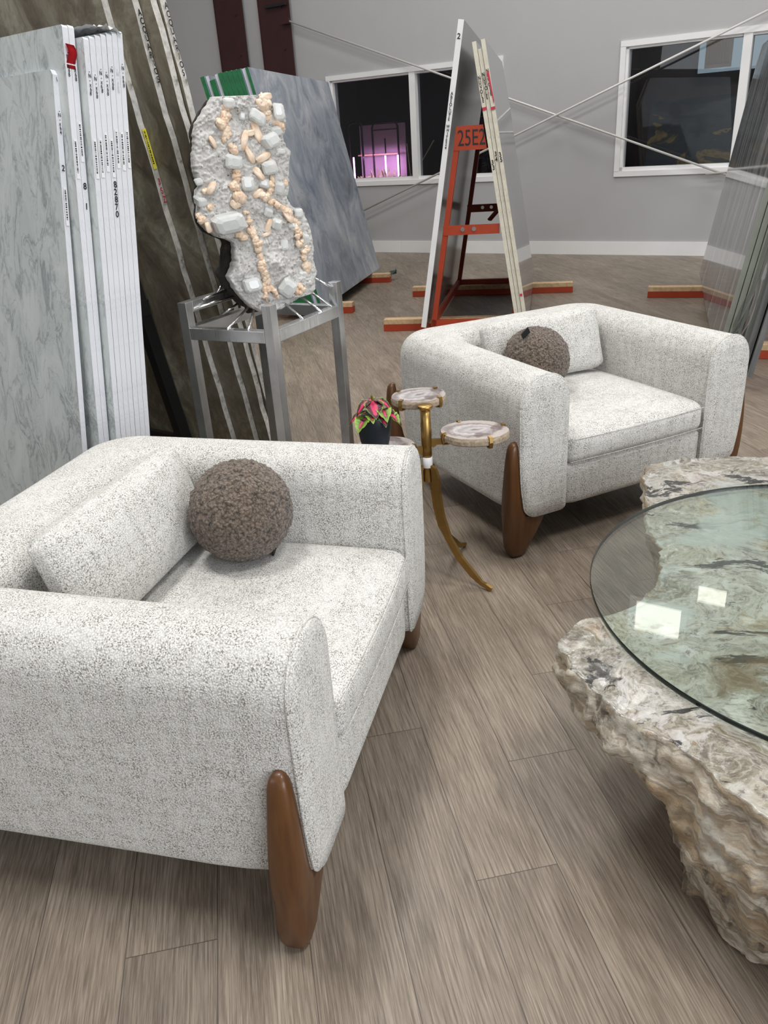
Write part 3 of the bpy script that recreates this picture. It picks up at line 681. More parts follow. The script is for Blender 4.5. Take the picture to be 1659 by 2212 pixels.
# ------------------------------------------------------------------ centre rack
CZ = R(12.5); CB = V((.394, 6.324, .08))
o = slab(lean_at(CB, CZ, 0.0, .1, 0, .1645), 2.40, .040, 2.10, [M['abs_shaded'], M['abs_edge']], 'white slab lettered ABSOLUTE WHITE leaning right on the orange frame', chip=.002, seed=3)
lettering(o, list('ABSOLUTE WHITE24'), .020, 1.665, .021, .0232, M['ink'], width=.85, x=-.003); lettering(o, ['2'], .02, 2.02, .035, .04, M['ink'], x=-.003)
cn = ['cream slab lettered NUVOLE and 33, innermost of the three', 'cream slab lettered NUVOLE and 34, middle one with lower top', 'cream slab lettered NUVOLE with a red smear, polished face outward']
for i in range(3):
    o = slab(lean_at(CB, CZ, .745+.031*i, .1, .012 if i == 1 else 0, -.163), 2.38, .0285, 1.955-(.045 if i == 1 else 0)+(.01 if i == 2 else 0), [M['nuvole'], M['nuvole_edge']], cn[i], 'cream slabs leaning left on the orange frame', chip=.003, far_corner=.28, seed=30+i)
    lettering(o, list('NUVOLE'), .014, 1.745+.02*i, .026, .0285, M['ink'], x=-.004, width=.7)
    lettering(o, list(('33', '34', '35')[i]), .014, (1.20, 1.255, 1.25)[i], .032, .036, M['ink'], x=-.004, width=.75)
    if i != 1:
        bm = BB(-.0042, -.0035, 0, .0285, 1.525, 1.545); obj('red_mark', bm, M['redink'], o)
    if i == 2:
        bm = bmesh.new(); prism(bm, [(-.0038, .006, 1.76), (-.0038, .022, 1.77), (-.0038, .0285, 1.58), (-.0038, .022, 1.56), (-.0038, .016, 1.66)], (-.0003, 0, 0)); obj('red_mark', bm, M['redink'], o)
        bm = BB(-.0042, -.0035, .004, .02, .22, .24); obj('red_mark', bm, M['redink'], o)
t, pl, (pa, pb_) = rack('slab_rack', 'orange A-frame rack with 25E2 on its top plate in the middle of the room', (CB.x, CB.y, 0), CZ, .075, .165, .735, -.165, [.03, 1.95], 1.50, [.37, 1.93], (-.37, 1.22), M['orange'], panel=(1.36, 1.52), bars=(.82,), tw=.04, pw=.045, sides=(1,))
for k in (0,):
    bm = bmesh.new(); cu = bpy.data.curves.new('t', 'FONT'); cu.body = '25E2'; cu.size = .15; tmp = bpy.data.objects.new('t', cu); COL.objects.link(tmp)
    dg = bpy.context.evaluated_depsgraph_get(); dg.update(); me = bpy.data.meshes.new_from_object(tmp.evaluated_get(dg)); bpy.data.objects.remove(tmp); bm.from_mesh(me)
    for v in bm.verts: v.co = V((.024, -(.315+v.co.x*.68), 1.39+v.co.y))
    obj('plate_number', bm, M['ink'], pl)
bm = bmesh.new(); tube(bm, [(1.75, -.42, .72), (1.9, -.62, .93)], 1, flat=(.05, .02)); obj('diagonal_brace', bm, M['orange'], t)

# ------------------------------------------------------------------ right rack with streaked smoky slabs
RZ = R(19.72); RB = V((2.127, 4.825, 0)); sR = V((sin(RZ), cos(RZ), 0))
rl_ = ['smoky streaked polished slab facing left at the right edge', 'grey slab with pale end right behind the streaked polished face', 'second grey slab with pale end behind the streaked polished face',
       'film wrapped grey slab sticking out toward the chair at the right edge', 'film wrapped grey slab furthest back at the right edge']
for i, (lt, sb, mt) in enumerate(((0, 0, 'streak'), (.034, -.02, 'pale'), (.068, -.04, 'pale'), (.112, -.36, 'streak'), (.150, -.40, 'streak'))):
    slab(lean_at(RB, RZ, lt, .1, sb, .163), 3.30-sb-.02*i, .031, 1.93, [M['streak'], M['pale_edge'] if i < 3 else M['streak']], rl_[i], 'smoky slabs leaning right at the right edge', far_corner=.12)
rack('slab_rack', 'orange A-frame rack behind the smoky streaked slabs', (RB.x, RB.y, 0), RZ, .22, .163, .95, -.165, [.9, 2.6], 1.5, [.45, 2.60], (-.46, 1.3), M['orange'])
bm = bmesh.new(); rows = []
for k in range(46):
    x_ = -.44+k*.03
    rows.append([bm.verts.new((x_, -.012-.014*abs(sin(k*.55))-.05*noise.noise(V((k*.16, j*.25, 2)))**2-(.035*(4-j)*.25*(1+sin(k*.8+j)) if j < 4 else 0), (.0-.07*abs(sin(k*.33)) if j == 0 else 0)+j*.11)) for j in range(14)])
for a, b in zip(rows, rows[1:]):
    for j in range(13): bm.faces.new((a[j], a[j+1], b[j+1], b[j]))
o = obj('plastic_film', bm, M['film'], None, True); o.matrix_world = lean_at(RB, RZ, .10, 0.09, 0, .163); tag(o, 'crumpled clear plastic film draped over the protruding smoky slabs', 'plastic film')

# ------------------------------------------------------------------ armchairs
CW, CDp, AT, ZT, ZBt = 1.083, 1.0, .205, .70, .150
def chair_body():
    bm = bmesh.new(); segs = 10
    # matched outer / inner plan paths from left arm front round to right arm front
    outer, inner = [], []
    BT = .275; ro, ri = .15, .05
    def arc(cx, cy, r, a0, a1): return [(cx+r*cos(a0+(a1-a0)*k/segs), cy+r*sin(a0+(a1-a0)*k/segs)) for k in range(segs+1)]
    NA, NB = 12, 10
    ol = [(0, (CDp-ro)*k/NA) for k in range(NA)]; il = [(AT, (CDp-BT-ri)*k/NA) for k in range(NA)]
    oc = arc(ro, CDp-ro, ro, pi, pi/2); ic = arc(AT+ri, CDp-BT-ri, ri, pi, pi/2)
    ob = [(ro+(CW-2*ro)*k/NB, CDp) for k in range(1, NB)]; ib = [(AT+ri+(CW-2*AT-2*ri)*k/NB, CDp-BT) for k in range(1, NB)]
    outer = ol+oc+ob+[(CW-x, y) for x, y in oc[::-1]]+[(CW-x, y) for x, y in ol[::-1]]
    inner = il+ic+ib+[(CW-x, y) for x, y in ic[::-1]]+[(CW-x, y) for x, y in il[::-1]]
    def prof(th):
        # closed profile (s across 0..th, z): outer bottom -> outer top -> inner top -> inner bottom
        P = []; rt_o, rt_i, rb_o, rb_i = .105, min(.095, th-.107), .055, .02
        n_ = 8
        for k in range(n_+1): a = pi*1.5-(pi/2)*k/n_; P.append((rb_o+.012+rb_o*cos(a), ZBt+rb_o+rb_o*sin(a)))
        for k in range(1, 6):
            f = k/6; P.append((.012*(1-f)-.004*sin(pi*f), ZBt+rb_o+(ZT-rt_o-ZBt-rb_o)*f))
        for k in range(n_+1): a = pi-(pi/2)*k/n_; P.append((rt_o*.97+rt_o*.97*cos(a), ZT-rt_o+rt_o*sin(a)))
        for k in range(n_+1): a = pi/2-(pi/2)*k/n_; P.append((th-rt_i+rt_i*cos(a), ZT-rt_i+rt_i*sin(a)))
        for k in range(1, 5): f = k/5; P.append((th, ZT-rt_i-(ZT-rt_i-ZBt-rb_i)*f))
        for k in range(4): a = 0-(pi/2)*k/3; P.append((th-rb_i+rb_i*cos(a), ZBt+rb_i+rb_i*sin(a)))
        return P
    rings = []
    for (ox, oy), (ix, iy) in zip(outer, inner):
        d = V((ix-ox, iy-oy, 0)); th = d.length; d.normalize(); lift = .022*max(0, 1-oy/.22)**2+.02*max(0, (oy-CDp+.15)/.15)
        rings.append([bm.verts.new(V((ox, oy, z+lift*max(0, 1-(z-ZBt)/.15)))+d*(s_+(lift*.6*max(0, 1-(z-ZBt)/.15) if s_ < th/2 else 0))) for s_, z in prof(th)])
    m = len(rings[0])
    for a, b in zip(rings, rings[1:]):
        for k in range(m): bm.faces.new((a[k], a[(k+1) % m], b[(k+1) % m], b[k]))
    pip = []
    for rg in (rings[0], rings[-1]):
        c = sum((v.co for v in rg), V())/m; prev = rg
        pip.append([v.co.copy() for v in rg])
        for sh, dy in ((.985, -.006), (.95, -.011), (.80, -.015), (.45, -.018)):
            cur = []
            for v in rg:
                dv = v.co-c; L = dv.length; mx = .10
                cur.append(bm.verts.new(c+V((dv.x*(1-(1-sh)*.9), 0, dv.z*(1-(1-sh)*.4 if sh > .9 else sh)))+V((0, dy, 0))))
            for k in range(m): bm.faces.new((prev[k], prev[(k+1) % m], cur[(k+1) % m], cur[k]))
            prev = cur
        bm.faces.new(prev)
    return bm, pip
def chair_leg(side):
    bm = bmesh.new()
    # front-view outline (x outward negative), built as a stack of rounded sections
    secs = [  # z, x outer, x inner, y front, y back
        (.000, .004, .036, .030, .052), (.003, -.003, .044, .018, .063), (.012, -.010, .054, .009, .069), (.03, -.017, .064, .004, .072), (.06, -.024, .084, .001, .072), (.10, -.030, .108, -.003, .070),
        (.135, -.034, .128, -.006, .067), (.158, -.036, .134, -.008, .065), (.175, -.037, .050, -.010, .063), (.22, -.038, .030, -.012, .059), (.28, -.037, .018, -.013, .054), (.34, -.035, .014, -.012, .048), (.40, -.032, .012, -.009, .041), (.44, -.027, .010, -.006, .037), (.455, -.022, .008, -.002, .033), (.464, -.014, .008, .004, .027), (.468, -.004, .008, .010, .021)]
    rings = []
    for z, a, b, c, d in secs:
        ring = []
        for k in range(20):
            t_ = 2*pi*k/20; ex = .62; cx, sx = cos(t_), sin(t_)
            X = (a+b)/2+(b-a)/2*(abs(cx)**ex)*(1 if cx > 0 else -1); Y = .012+(c+d)/2+(d-c)/2*(abs(sx)**ex)*(1 if sx > 0 else -1)
            ring.append(bm.verts.new((X if side < 0 else CW-X, Y, z)))
        rings.append(ring)
    for a, b in zip(rings, rings[1:]):
        for k in range(20): bm.faces.new((a[k], a[(k+1) % 20], b[(k+1) % 20], b[k]))
    bm.faces.new(rings[0]); bm.faces.new(rings[-1]); return bm
def mirror_y(bm, D):
    for v in bm.verts: v.co.y = D-v.co.y
    return bm
def armchair(name, label, loc, rz):
    t = thing(name, label, 'armchair', loc, rz, 'cream armchairs')
    b, pip = chair_body(); body = obj('upholstered_shell', b, M['fabric'], t, True)
    for P in pip:
        P = [p+V((0, -.003, 0)) for p in P]; bm = bmesh.new(); tube(bm, P+[P[0]], .0032, 6); obj('piping', bm, M['fabric'], body, True)
    def crown(p, g):
        f = (1-abs(g.x)**3)*(1-abs(g.y)**3)
        if g.z > 0: p.z += .022*f
        else: p.z += .004*f
        if g.y < 0: p.y -= .010*(1-g.x**4)*(1-g.z**2)
        return p
    hx = (CW-2*AT)/2
    c = obj('seat_cushion', soft_box(hx-.003, .375, .062, .040, 22, crown), M['fabric'], t, True); c.location = (CW/2, .363, .395)
    for zz in (.4355, .351):
        bm = bmesh.new(); tube(bm, [(-hx+.012, -.3735, zz-.395), (-hx*.5, -.380, zz-.395), (0, -.383, zz-.395), (hx*.5, -.380, zz-.395), (hx-.012, -.3735, zz-.395)], .0018, 6); obj('piping', bm, M['fabric'], c, True)
    p = obj('front_panel', soft_box(hx+.002, .06, .086, .03, 12), M['fabric'], t, True); p.location = (CW/2, .060, .255)
    obj('seat_deck', BB(AT-.02, CW-AT+.02, .10, CDp-.2, .19, .33), M['fabric'], t)
    obj('dust_cover', BB(.05, CW-.05, .06, CDp-.08, .156, .165), M['black'], t)
    for s in (-1, 1):
        obj('leg', chair_leg(s), M['wood'], t, True); obj('leg', mirror_y(chair_leg(s), CDp), M['wood'], t, True)
    return t
FC = ((.488, 2.59, 0), R(24.85)); NC = ((-.187, 1.063, 0), R(74.39))
armchair('armchair', 'cream boucle armchair in front at left, beside the stacked marble', *NC)
armchair('armchair', 'cream boucle armchair further back, behind the three tier side table', *FC)
def ch_mat(C_, x, y, z, r=Matrix.Identity(4)):
    return Matrix.Translation(C_[0]) @ Matrix.Rotation(C_[1], 4, 'Z') @ Matrix.Translation((x, y, z)) @ r
def pillow_bm():
    def fn(p, g):
        e = (1-abs(g.x)**2.6)*(1-abs(g.z)**2.6); th = .024+.050*max(e, 0)**.6
        ck = max(0, abs(g.x)+abs(g.z)-1.72)/.28; p.x *= 1-.05*ck*ck; p.z *= 1-.10*ck*ck
        p = V((p.x, g.y*th, p.z))
        k = 1-.035*(1-g.x**2)*(abs(g.z)) ; p.z *= k; p.x *= 1-.02*(1-g.z**2)*abs(g.x)
        p.y += .006*noise.noise(V((p.x*9, p.z*9, 3)))*e
        return p
    return soft_box(.300, .05, .138, .022, 26, fn)
for C_, lab, xo in ((NC, 'cream lumbar cushion on the front armchair', .56), (FC, 'cream lumbar cushion on the armchair further back', .555)):
    t = thing('lumbar_cushion', lab, 'cushion', group='lumbar cushions')
    t.matrix_world = ch_mat(C_, xo, .614, .610, Matrix.Rotation(R(-16), 4, 'X'))
    b = obj('cushion_cover', pillow_bm(), M['fabric'], t, True)
def wool_bm(Rr, seed):
    bm = bmesh.new(); bmesh.ops.create_icosphere(bm, subdivisions=6, radius=1)
    for v in bm.verts:
        d = v.co.normalized(); q = d*Rr
        n1 = noise.noise(q*70+V((seed, 0, 0))); n2 = noise.voronoi(q*85+V((seed, 1, 0)))[0]; n3 = noise.noise(q*12+V((0, seed, 0)))
        v.co = V((q.x, q.y*.97, q.z*.97))*(1+.018*n3)+d*(.003*n1+.010*(.5-n2[0]))
    return bm
for C_, lab, (x, y, z), tl, rz in ((NC, 'round brown sheepskin ball cushion on the front armchair seat', (.738, .397, .606), (.02, -.07, -.115), 0), (FC, 'round brown sheepskin ball cushion on the armchair further back', (.402, .458, .608), (-.075, -.03, .125), 1)):
    t = thing('ball_cushion', lab, 'cushion', group='sheepskin ball cushions'); t.matrix_world = ch_mat(C_, x, y, z)
    obj('sheepskin_cover', wool_bm(.136, 3.3+rz*7), M['wool'], t, True)
    o = obj('fabric_tag', BB(-.014, .014, -.002, .002, -.02, .02), M['black'], t); o.location = tl; o.rotation_euler = (.3, .9 if rz else 1.3, .4)

# ------------------------------------------------------------------ onyx boulder table
top_out = [(.42, 1.537), (.355, 1.46), (.347, 1.42), (.375, 1.34), (.415, 1.22), (.458, 1.134), (.516, 1.063), (.578, .917), (.70, .75), (1.0, .64), (1.4, .74), (1.75, 1.05), (1.88, 1.6), (1.78, 2.1), (1.58, 2.36), (1.30, 2.425), (1.14, 2.45), (1.02, 2.46), (.90, 2.43), (.835, 2.33), (.80, 2.2), (.765, 2.08), (.722, 1.86), (.69, 1.75), (.64, 1.655), (.58, 1.585), (.50, 1.545)]
TCx, TCy = 1.15, 1.55
pol = sorted([(math.atan2(y-TCy, x-TCx) % (2*pi), math.hypot(x-TCx, y-TCy)) for x, y in top_out])
def rad_at(a):
    a %= 2*pi; n = len(pol)
    for i in range(n):
        a0, r0_ = pol[i]; a1, r1_ = pol[(i+1) % n]
        if i == n-1: a1 += 2*pi
        aa = a if a >= a0 or i != n-1 else a+2*pi
        if a0 <= aa <= a1 or (i == n-1 and a+2*pi <= a1):
            if i == n-1 and a < a0: aa = a+2*pi
            # cartesian straight interpolation
            p0 = V((cos(a0)*r0_, sin(a0)*r0_)); p1 = V((cos(a1)*r1_, sin(a1)*r1_)); d = V((cos(a), sin(a)))
            e = p1-p0; den = d.x*e.y-d.y*e.x
            if abs(den) < 1e-9: return r0_
            return (p0.x*e.y-p0.y*e.x)/den
    return pol[0][1]
def lerp_tab(tab, x):
    if x <= tab[0][0]: return tab[0][1]
    for (a, b), (c, d) in zip(tab, tab[1:]):
        if x <= c: return b+(d-b)*(x-a)/(c-a)
    return tab[-1][1]
def under(deg, z):
    tip = [(0, .66), (.1, .70), (.2, .78), (.27, .90), (.33, .985), (.37, 1.0), (.42, .995), (.44, .985)]
    side = [(0, .885), (.06, .90), (.12, .92), (.2, .965), (.3, 1.0), (.38, 1.005), (.42, .995), (.44, .98)]
    bay = [(0, .80), (.2, .88), (.35, .97), (.42, 1.0), (.44, .985)]
    oth = [(0, .88), (.2, .95), (.35, 1.01), (.42, 1.0), (.44, .985)]
    keys = [(0, oth), (90, oth), (120, bay), (172, bay), (183, tip), (205, tip), (216, side), (300, side), (360, oth)]
    for (a, ta), (b, tb) in zip(keys, keys[1:]):
        if a <= deg <= b:
            f = (deg-a)/(b-a) if b > a else 0; f = f*f*(3-2*f); return lerp_tab(ta, z)*(1-f)+lerp_tab(tb, z)*f
    return 1
NAng, NZ, NR = 760, 60, 60
ZTOP = .4335
bm = bmesh.new(); cols = []
zl = [ZTOP*(i/(NZ-1))**.9 for i in range(NZ)]
for k in range(NAng):
    a = 2*pi*k/NAng; r_ = rad_at(a); dg_ = math.degrees(a); col = []
    r_ *= 1+.016*noise.noise(V((cos(a)*6, sin(a)*6, 0)))+.014*noise.noise(V((cos(a)*18, sin(a)*18, 3)))+.008*noise.noise(V((cos(a)*60, sin(a)*60, 3)))
    for z in zl:
        f = under(dg_, z); x, y = cos(a)*r_*f, sin(a)*r_*f
        q = V((x, y, z*1.2)); d = .030*fbm(q+V((4, 0, 0)), 4, 3)+.030*(abs(fbm(q, 9, 5))-.2)+.007*fbm(q, 30, 4)+.003*abs(fbm(q, 80, 3))
        fade = min(1, (ZTOP-z)/.05+.25)
        px, py, pz = TCx+x+cos(a)*d*fade, TCy+y+sin(a)*d*fade, z
        if .02 < z < ZTOP-.01: pz += .012*fbm(q, 11, 3)
        if z >= ZTOP-.001: pz -= .010*(1+noise.noise(q*14))*.5
        col.append(bm.verts.new((px, py, max(pz, 0.0))))
    for j in range(1, NR+1):     # inwards across the polished top
        s_ = 1-j/NR*(1-.02); base = col[NZ-1].co
        x = TCx+(base.x-TCx)*s_; y = TCy+(base.y-TCy)*s_; q = V((x, y, 0))
        edge = max(0, (s_-.9)/.1)
        zz = ZTOP-.010*edge**2-.010*max(0, fbm(q+V((9, 1, 0)), 5, 3))*(1 if s_ > .3 else .5)-.004*abs(fbm(q, 16, 4))*edge
        col.append(bm.verts.new((x, y, zz)))
    cols.append(col)
m = len(cols[0])
for k in range(NAng):
    a, b = cols[k], cols[(k+1) % NAng]
    for j in range(m-1):
        f = bm.faces.new((a[j], b[j], b[j+1], a[j+1])); f.material_index = 1 if j < NZ-2 else 0; f.smooth = True
bm.faces.new([c[-1] for c in cols]).material_index = 0; bm.faces.new([c[0] for c in cols]).material_index = 1
me = bpy.data.meshes.new('boulder'); bmesh.ops.recalc_face_normals(bm, faces=bm.faces[:]); bm.to_mesh(me); bm.free()
me.materials.append(M['stone_top']); me.materials.append(M['stone_side'])
o = bpy.data.objects.new('stone_table_base', me); COL.objects.link(o); tag(o, 'massive banded onyx boulder with polished top carrying the glass', 'stone boulder')
t = thing('glass_tabletop', 'round clear glass tabletop lying on the onyx boulder', 'glass tabletop', (1.106, 1.531, .438))
GR = .630
bm = bmesh.new(); seg = 160
for z in (0, .012):
    bm.faces.new([bm.verts.new((GR*.9985*cos(2*pi*k/seg), GR*.9985*sin(2*pi*k/seg), z)) for k in range(seg)])
obj('glass_pane', bm, M['glass_top'], t)
bm = bmesh.new(); pr = [(GR-.0015, 0), (GR, .0015), (GR, .0105), (GR-.0015, .012)]
rings = [[bm.verts.new((r_*cos(2*pi*k/seg), r_*sin(2*pi*k/seg), z)) for k in range(seg)] for r_, z in pr]
for a, b in zip(rings, rings[1:]):
    for k in range(seg): bm.faces.new((a[k], a[(k+1) % seg], b[(k+1) % seg], b[k]))
tag(obj('polished_edge', bm, M['glass_edge'], t, True), 'dark green polished glass edge')

# ------------------------------------------------------------------ three tier side table
TX, TY = .161, 2.545
t = thing('tier_side_table', 'brass three tier side table with agate slice tops between the armchairs', 'side table', (TX, TY, 0))
bm = bmesh.new(); lathe(bm, [(.0155, .372), (.0165, .374), (.0165, .47), (.0175, .47), (.0175, .51), (.018, .512), (.018, .585), (.017, .587), (.017, .632)], 24); obj('post', bm, M['brass'], t, True)
bm = bmesh.new(); lathe(bm, [(.017, .630), (.024, .636), (.026, .640), (.026, .645), (.024, .647)], 28); obj('post_cap', bm, M['brass'], t, True)
bm = bmesh.new(); lathe(bm, [(.0172, .425), (.0180, .426), (.0180, .462), (.0172, .463)], 24); obj('paper_label', bm, M['paper'], t, True)
def tleg(tx, ty):
    d = V((tx-TX, ty-TY, 0)); L = d.length; d.normalize()
    pts = []
    for s_, z in ((.012, .428), (.028, .420), (.034, .39), (.036, .33), (.048, .25), (.075, .17), (.12, .10), (.17, .05), (.205, .022), (.222, .018), (.245, .008)):
        pts.append(d*(s_*L/.245)+V((0, 0, z)))
    bm = bmesh.new(); side = d.cross(V((0, 0, 1)))
    rings = []
    for i, p in enumerate(pts):
        tg = (pts[min(i+1, len(pts)-1)]-pts[max(i-1, 0)]).normalized(); nn = tg.cross(side).normalized(); h_ = .013 if 1 < i < 8 else .008
        rings.append([bm.verts.new(p+side*a*.006+nn*b*h_) for a, b in ((-1, -1), (1, -1), (1, 1), (-1, 1))])
    for a, b in zip(rings, rings[1:]):
        for k in range(4): bm.faces.new((a[k], a[(k+1) % 4], b[(k+1) % 4], b[k]))
    bm.faces.new(rings[0]); bm.faces.new(rings[-1]); return bm
for tx, ty in ((.358, 2.392), (.308, 2.744), (-.075, 2.50)): obj('leg', tleg(tx, ty), M['brass'], t)
bm = bmesh.new()
for a in (R(-38), R(53), R(190)):
    d = V((cos(a), sin(a), 0)); tube(bm, [d*.014+V((0, 0, .43)), d*.022+V((0, 0, .425)), d*.024+V((0, 0, .33))], 1, flat=(.014, .008))
obj('leg_bracket', bm, M['brass'], t)
def slice_(cx, cy, z, rx, ry, th, rot, seed, lab):
    bm = bmesh.new(); n = 64; prof = [(.90, -th), (.985, -th*.8), (1.0, -th*.35), (.985, -.004), (.975, 0)]
    rr_ = [1+.05*noise.noise(V((cos(2*pi*k/n)*1.6, sin(2*pi*k/n)*1.6, seed)))+.02*noise.noise(V((cos(2*pi*k/n)*7, sin(2*pi*k/n)*7, seed))) for k in range(n)]
    rings = []
    for i, (f, zz) in enumerate(prof):
        rings.append([bm.verts.new((rx*f*rr_[k]*cos(2*pi*k/n)*(1+(.02*noise.noise(V((k*.9, i, seed))) if 0 < i < 4 else 0)), ry*f*rr_[k]*sin(2*pi*k/n)*(1+(.02*noise.noise(V((k*.9, i, seed))) if 0 < i < 4 else 0)), zz)) for k in range(n)])
    for a, b in zip(rings, rings[1:]):
        for k in range(n): bm.faces.new((a[k], a[(k+1) % n], b[(k+1) % n], b[k])).material_index = 1
    bm.faces.new(rings[-1]).material_index = 0; bm.faces.new(rings[0]).material_index = 1
    o = obj('agate_slice', bm, [M['agate'], M['agate_rim']], t); o.location = (cx-TX, cy-TY, z); o.rotation_euler = (0, 0, rot); o['label'] = lab
    for k in range(4):
        a = k*pi/2+.55; x_, y_ = rx*1.012*cos(a)*1.0, ry*1.012*sin(a); d = V((cos(a), sin(a), 0))
        p = V((x_, y_, 0)); b2 = bmesh.new(); tube(b2, [p-d*.02+V((0, 0, -th-.004)), p+V((0, 0, -th-.003)), p+d*.003+V((0, 0, -th*.5)), p+V((0, 0, .003)), p-d*.012+V((0, 0, .004))], 1, flat=(.012, .004))
        obj('claw', b2, M['brass'], o)
    dd = V((TX-cx, TY-cy, 0)); L = dd.length; dd.normalize()
    b2 = bmesh.new(); st = V((cx-TX, cy-TY, z-th-.006)); tube(b2, [st, -dd*.016*1.0+V((0, 0, z-th-.006))], 1, flat=(.010, .020)); tube(b2, [-dd*.016+V((0, 0, z-th-.02)), -dd*.030+V((0, 0, z-th-.006))], 1, flat=(.008, .02))
    obj('bracket_arm', b2, M['brass'], t)
slice_(.147, 2.665, .648, .098, .088, .028, .3, 1.7, 'upper agate slice with a brown core')
slice_(.322, 2.535, .552, .116, .100, .030, -.2, 4.1, 'middle agate slice on the right arm')
slice_(.018, 2.50, .526, .105, .100, .026, .9, 8.3, 'lowest agate slice under the plant pot')

# potted coleus
PX, PY, PZ = -.013, 2.490, .5265
t = thing('potted_coleus', 'pink and green coleus in a dark round pot on the lowest agate slice', 'potted plant', (PX, PY, PZ))
bm = bmesh.new(); lathe(bm, [(.038, 0), (.043, .004), (.050, .035), (.056, .075), (.060, .116), (.0595, .118), (.0565, .117), (.054, .099)], 40); obj('pot', bm, M['pot'], t, True)
bm = bmesh.new(); lathe(bm, [(.052, .09), (.0535, .104), (.02, .108)], 24); obj('soil', bm, M['soil'], t)
def leaf(base, direc, L, W, droop, mt, roll=0):
    base = (base[0], base[1], base[2]+.014); W *= 1.22; L *= 1.05
    bm = bmesh.new(); uv = bm.loops.layers.uv.new('UVMap'); NL, NW = 14, 8
    d = V(direc).normalized(); side = d.cross(V((0, 0, 1))).normalized(); upv = side.cross(d).normalized()
    side = (side*cos(roll)+upv*sin(roll)); g = []; gu = []
    for i in range(NL+1):
        s_ = i/NL; w_ = W*(math.sin(pi*min(1, s_**.72)))**.8*(1 if i else 0)*(1+.10*(i % 2)); row = []; ru = []
        c = V(base)+d*L*s_+V((0, 0, -droop*L*s_*s_))
        for j in range(-NW//2, NW//2+1):
            v = j/(NW/2); row.append(bm.verts.new(c+side*w_*.5*v+upv*(abs(v)*w_*.16+.002*sin(i*1.7)*abs(v)-.0015)))
            ru.append((max(abs(v)*.92, (abs(s_-.5)*2)**3*.98 if s_ > .5 else 0)+.05, s_))
        g.append(row); gu.append(ru)
    for i in range(NL):
        for j in range(NW):
            f = bm.faces.new((g[i][j], g[i][j+1], g[i+1][j+1], g[i+1][j]))
            for l, q in zip(f.loops, (gu[i][j], gu[i][j+1], gu[i+1][j+1], gu[i+1][j])): l[uv].uv = q
    return obj('leaf', bm, mt, t, True)
stemtop = V((-.002, 0, .164))
obj('stem', TT([(0, 0, .085), (.003, -.004, .12), stemtop], .003, 8), M['stem'], t, True)
L_ = [((-.004, -.004, .150), (-.75, -.5, .25), .062, .036, .9, 'leaf'), ((0, -.004, .152), (.15, -1, -.45), .060, .050, .3, 'leaf'), ((.004, 0, .150), (.8, -.25, .22), .068, .036, .9, 'leaf'),
      ((.006, .004, .146), (.5, .8, .25), .055, .036, .6, 'leaf'), ((-.004, .006, .146), (-.5, .8, .3), .055, .036, .6, 'leaf'),
      ((-.02, -.005, .112), (-1, -.35, .25), .065, .034, .7, 'leaf'), ((-.025, -.03, .105), (-.6, -1, -.15), .052, .044, .5, 'leafg'), ((-.01, -.03, .110), (.2, -1, .2), .04, .03, .5, 'leafg'),
      ((.022, -.02, .118), (.35, -1, -.35), .050, .032, .4, 'leaf'), ((.03, -.02, .125), (.3, -1, .2), .044, .040, .8, 'leafg'), ((.035, -.015, .115), (1, -.6, .05), .062, .036, .7, 'leaf'), ((.05, -.02, .108), (1, -.9, -.1), .042, .034, .5, 'leafg'),
      ((.0, -.02, .105), (.1, -1, -.1), .035, .03, .4, 'leaf'), ((-.02, -.015, .118), (-.5, -.6, .5), .04, .028, .5, 'leafg'), ((.02, .02, .11), (.7, .7, .3), .05, .034, .6, 'leafg')]
for b, d, l, w_, dr, mt in L_: leaf(b, d, l, w_, dr, M[mt])
leaf((0, -.002, .151), (-.1, -.2, 1), .022, .010, 0, M['leafg'])

# ------------------------------------------------------------------ steel stand with the mineral specimen
SF, SLc, SR = V((-.362, 2.888, 0)), V((-.696, 3.067, 0)), V((-.138, 3.317, 0)); SK = SLc+SR-SF
ex = (SR-SF).normalized(); ey = (SLc-SF).normalized(); LX, LY = (SR-SF).length, (SLc-SF).length
t = thing('steel_stand', 'tall brushed steel stand with pointed rods holding the crystal rock', 'display stand', SF, math.atan2(ex.y, ex.x))
h = .020
for (x, y) in ((0, 0), (LX, 0), (0, LY), (LX, LY)): obj('leg', BB(x-h, x+h, y-h, y+h, 0, .95, bev=.002), M['steel'], t)
for (x0, x1, y0, y1) in ((h, LX-h, -h, h), (h, LX-h, LY-h, LY+h), (-h, h, h, LY-h), (LX-h, LX+h, h, LY-h)): obj('rail', BB(x0, x1, y0, y1, .812, .856, bev=.002), M['steel'], t)
obj('rail', BB(h, LX-h, LY-h, LY+h, .91, .95, bev=.002), M['steel'], t)
for (x0, x1, y0, y1) in ((h, LX-h, -h, h), (h, LX-h, LY-h, LY+h), (-h, h, h, LY-h), (LX-h, LX+h, h, LY-h)): obj('rail', BB(x0, x1, y0, y1, .10, .14, bev=.002), M['steel'], t)
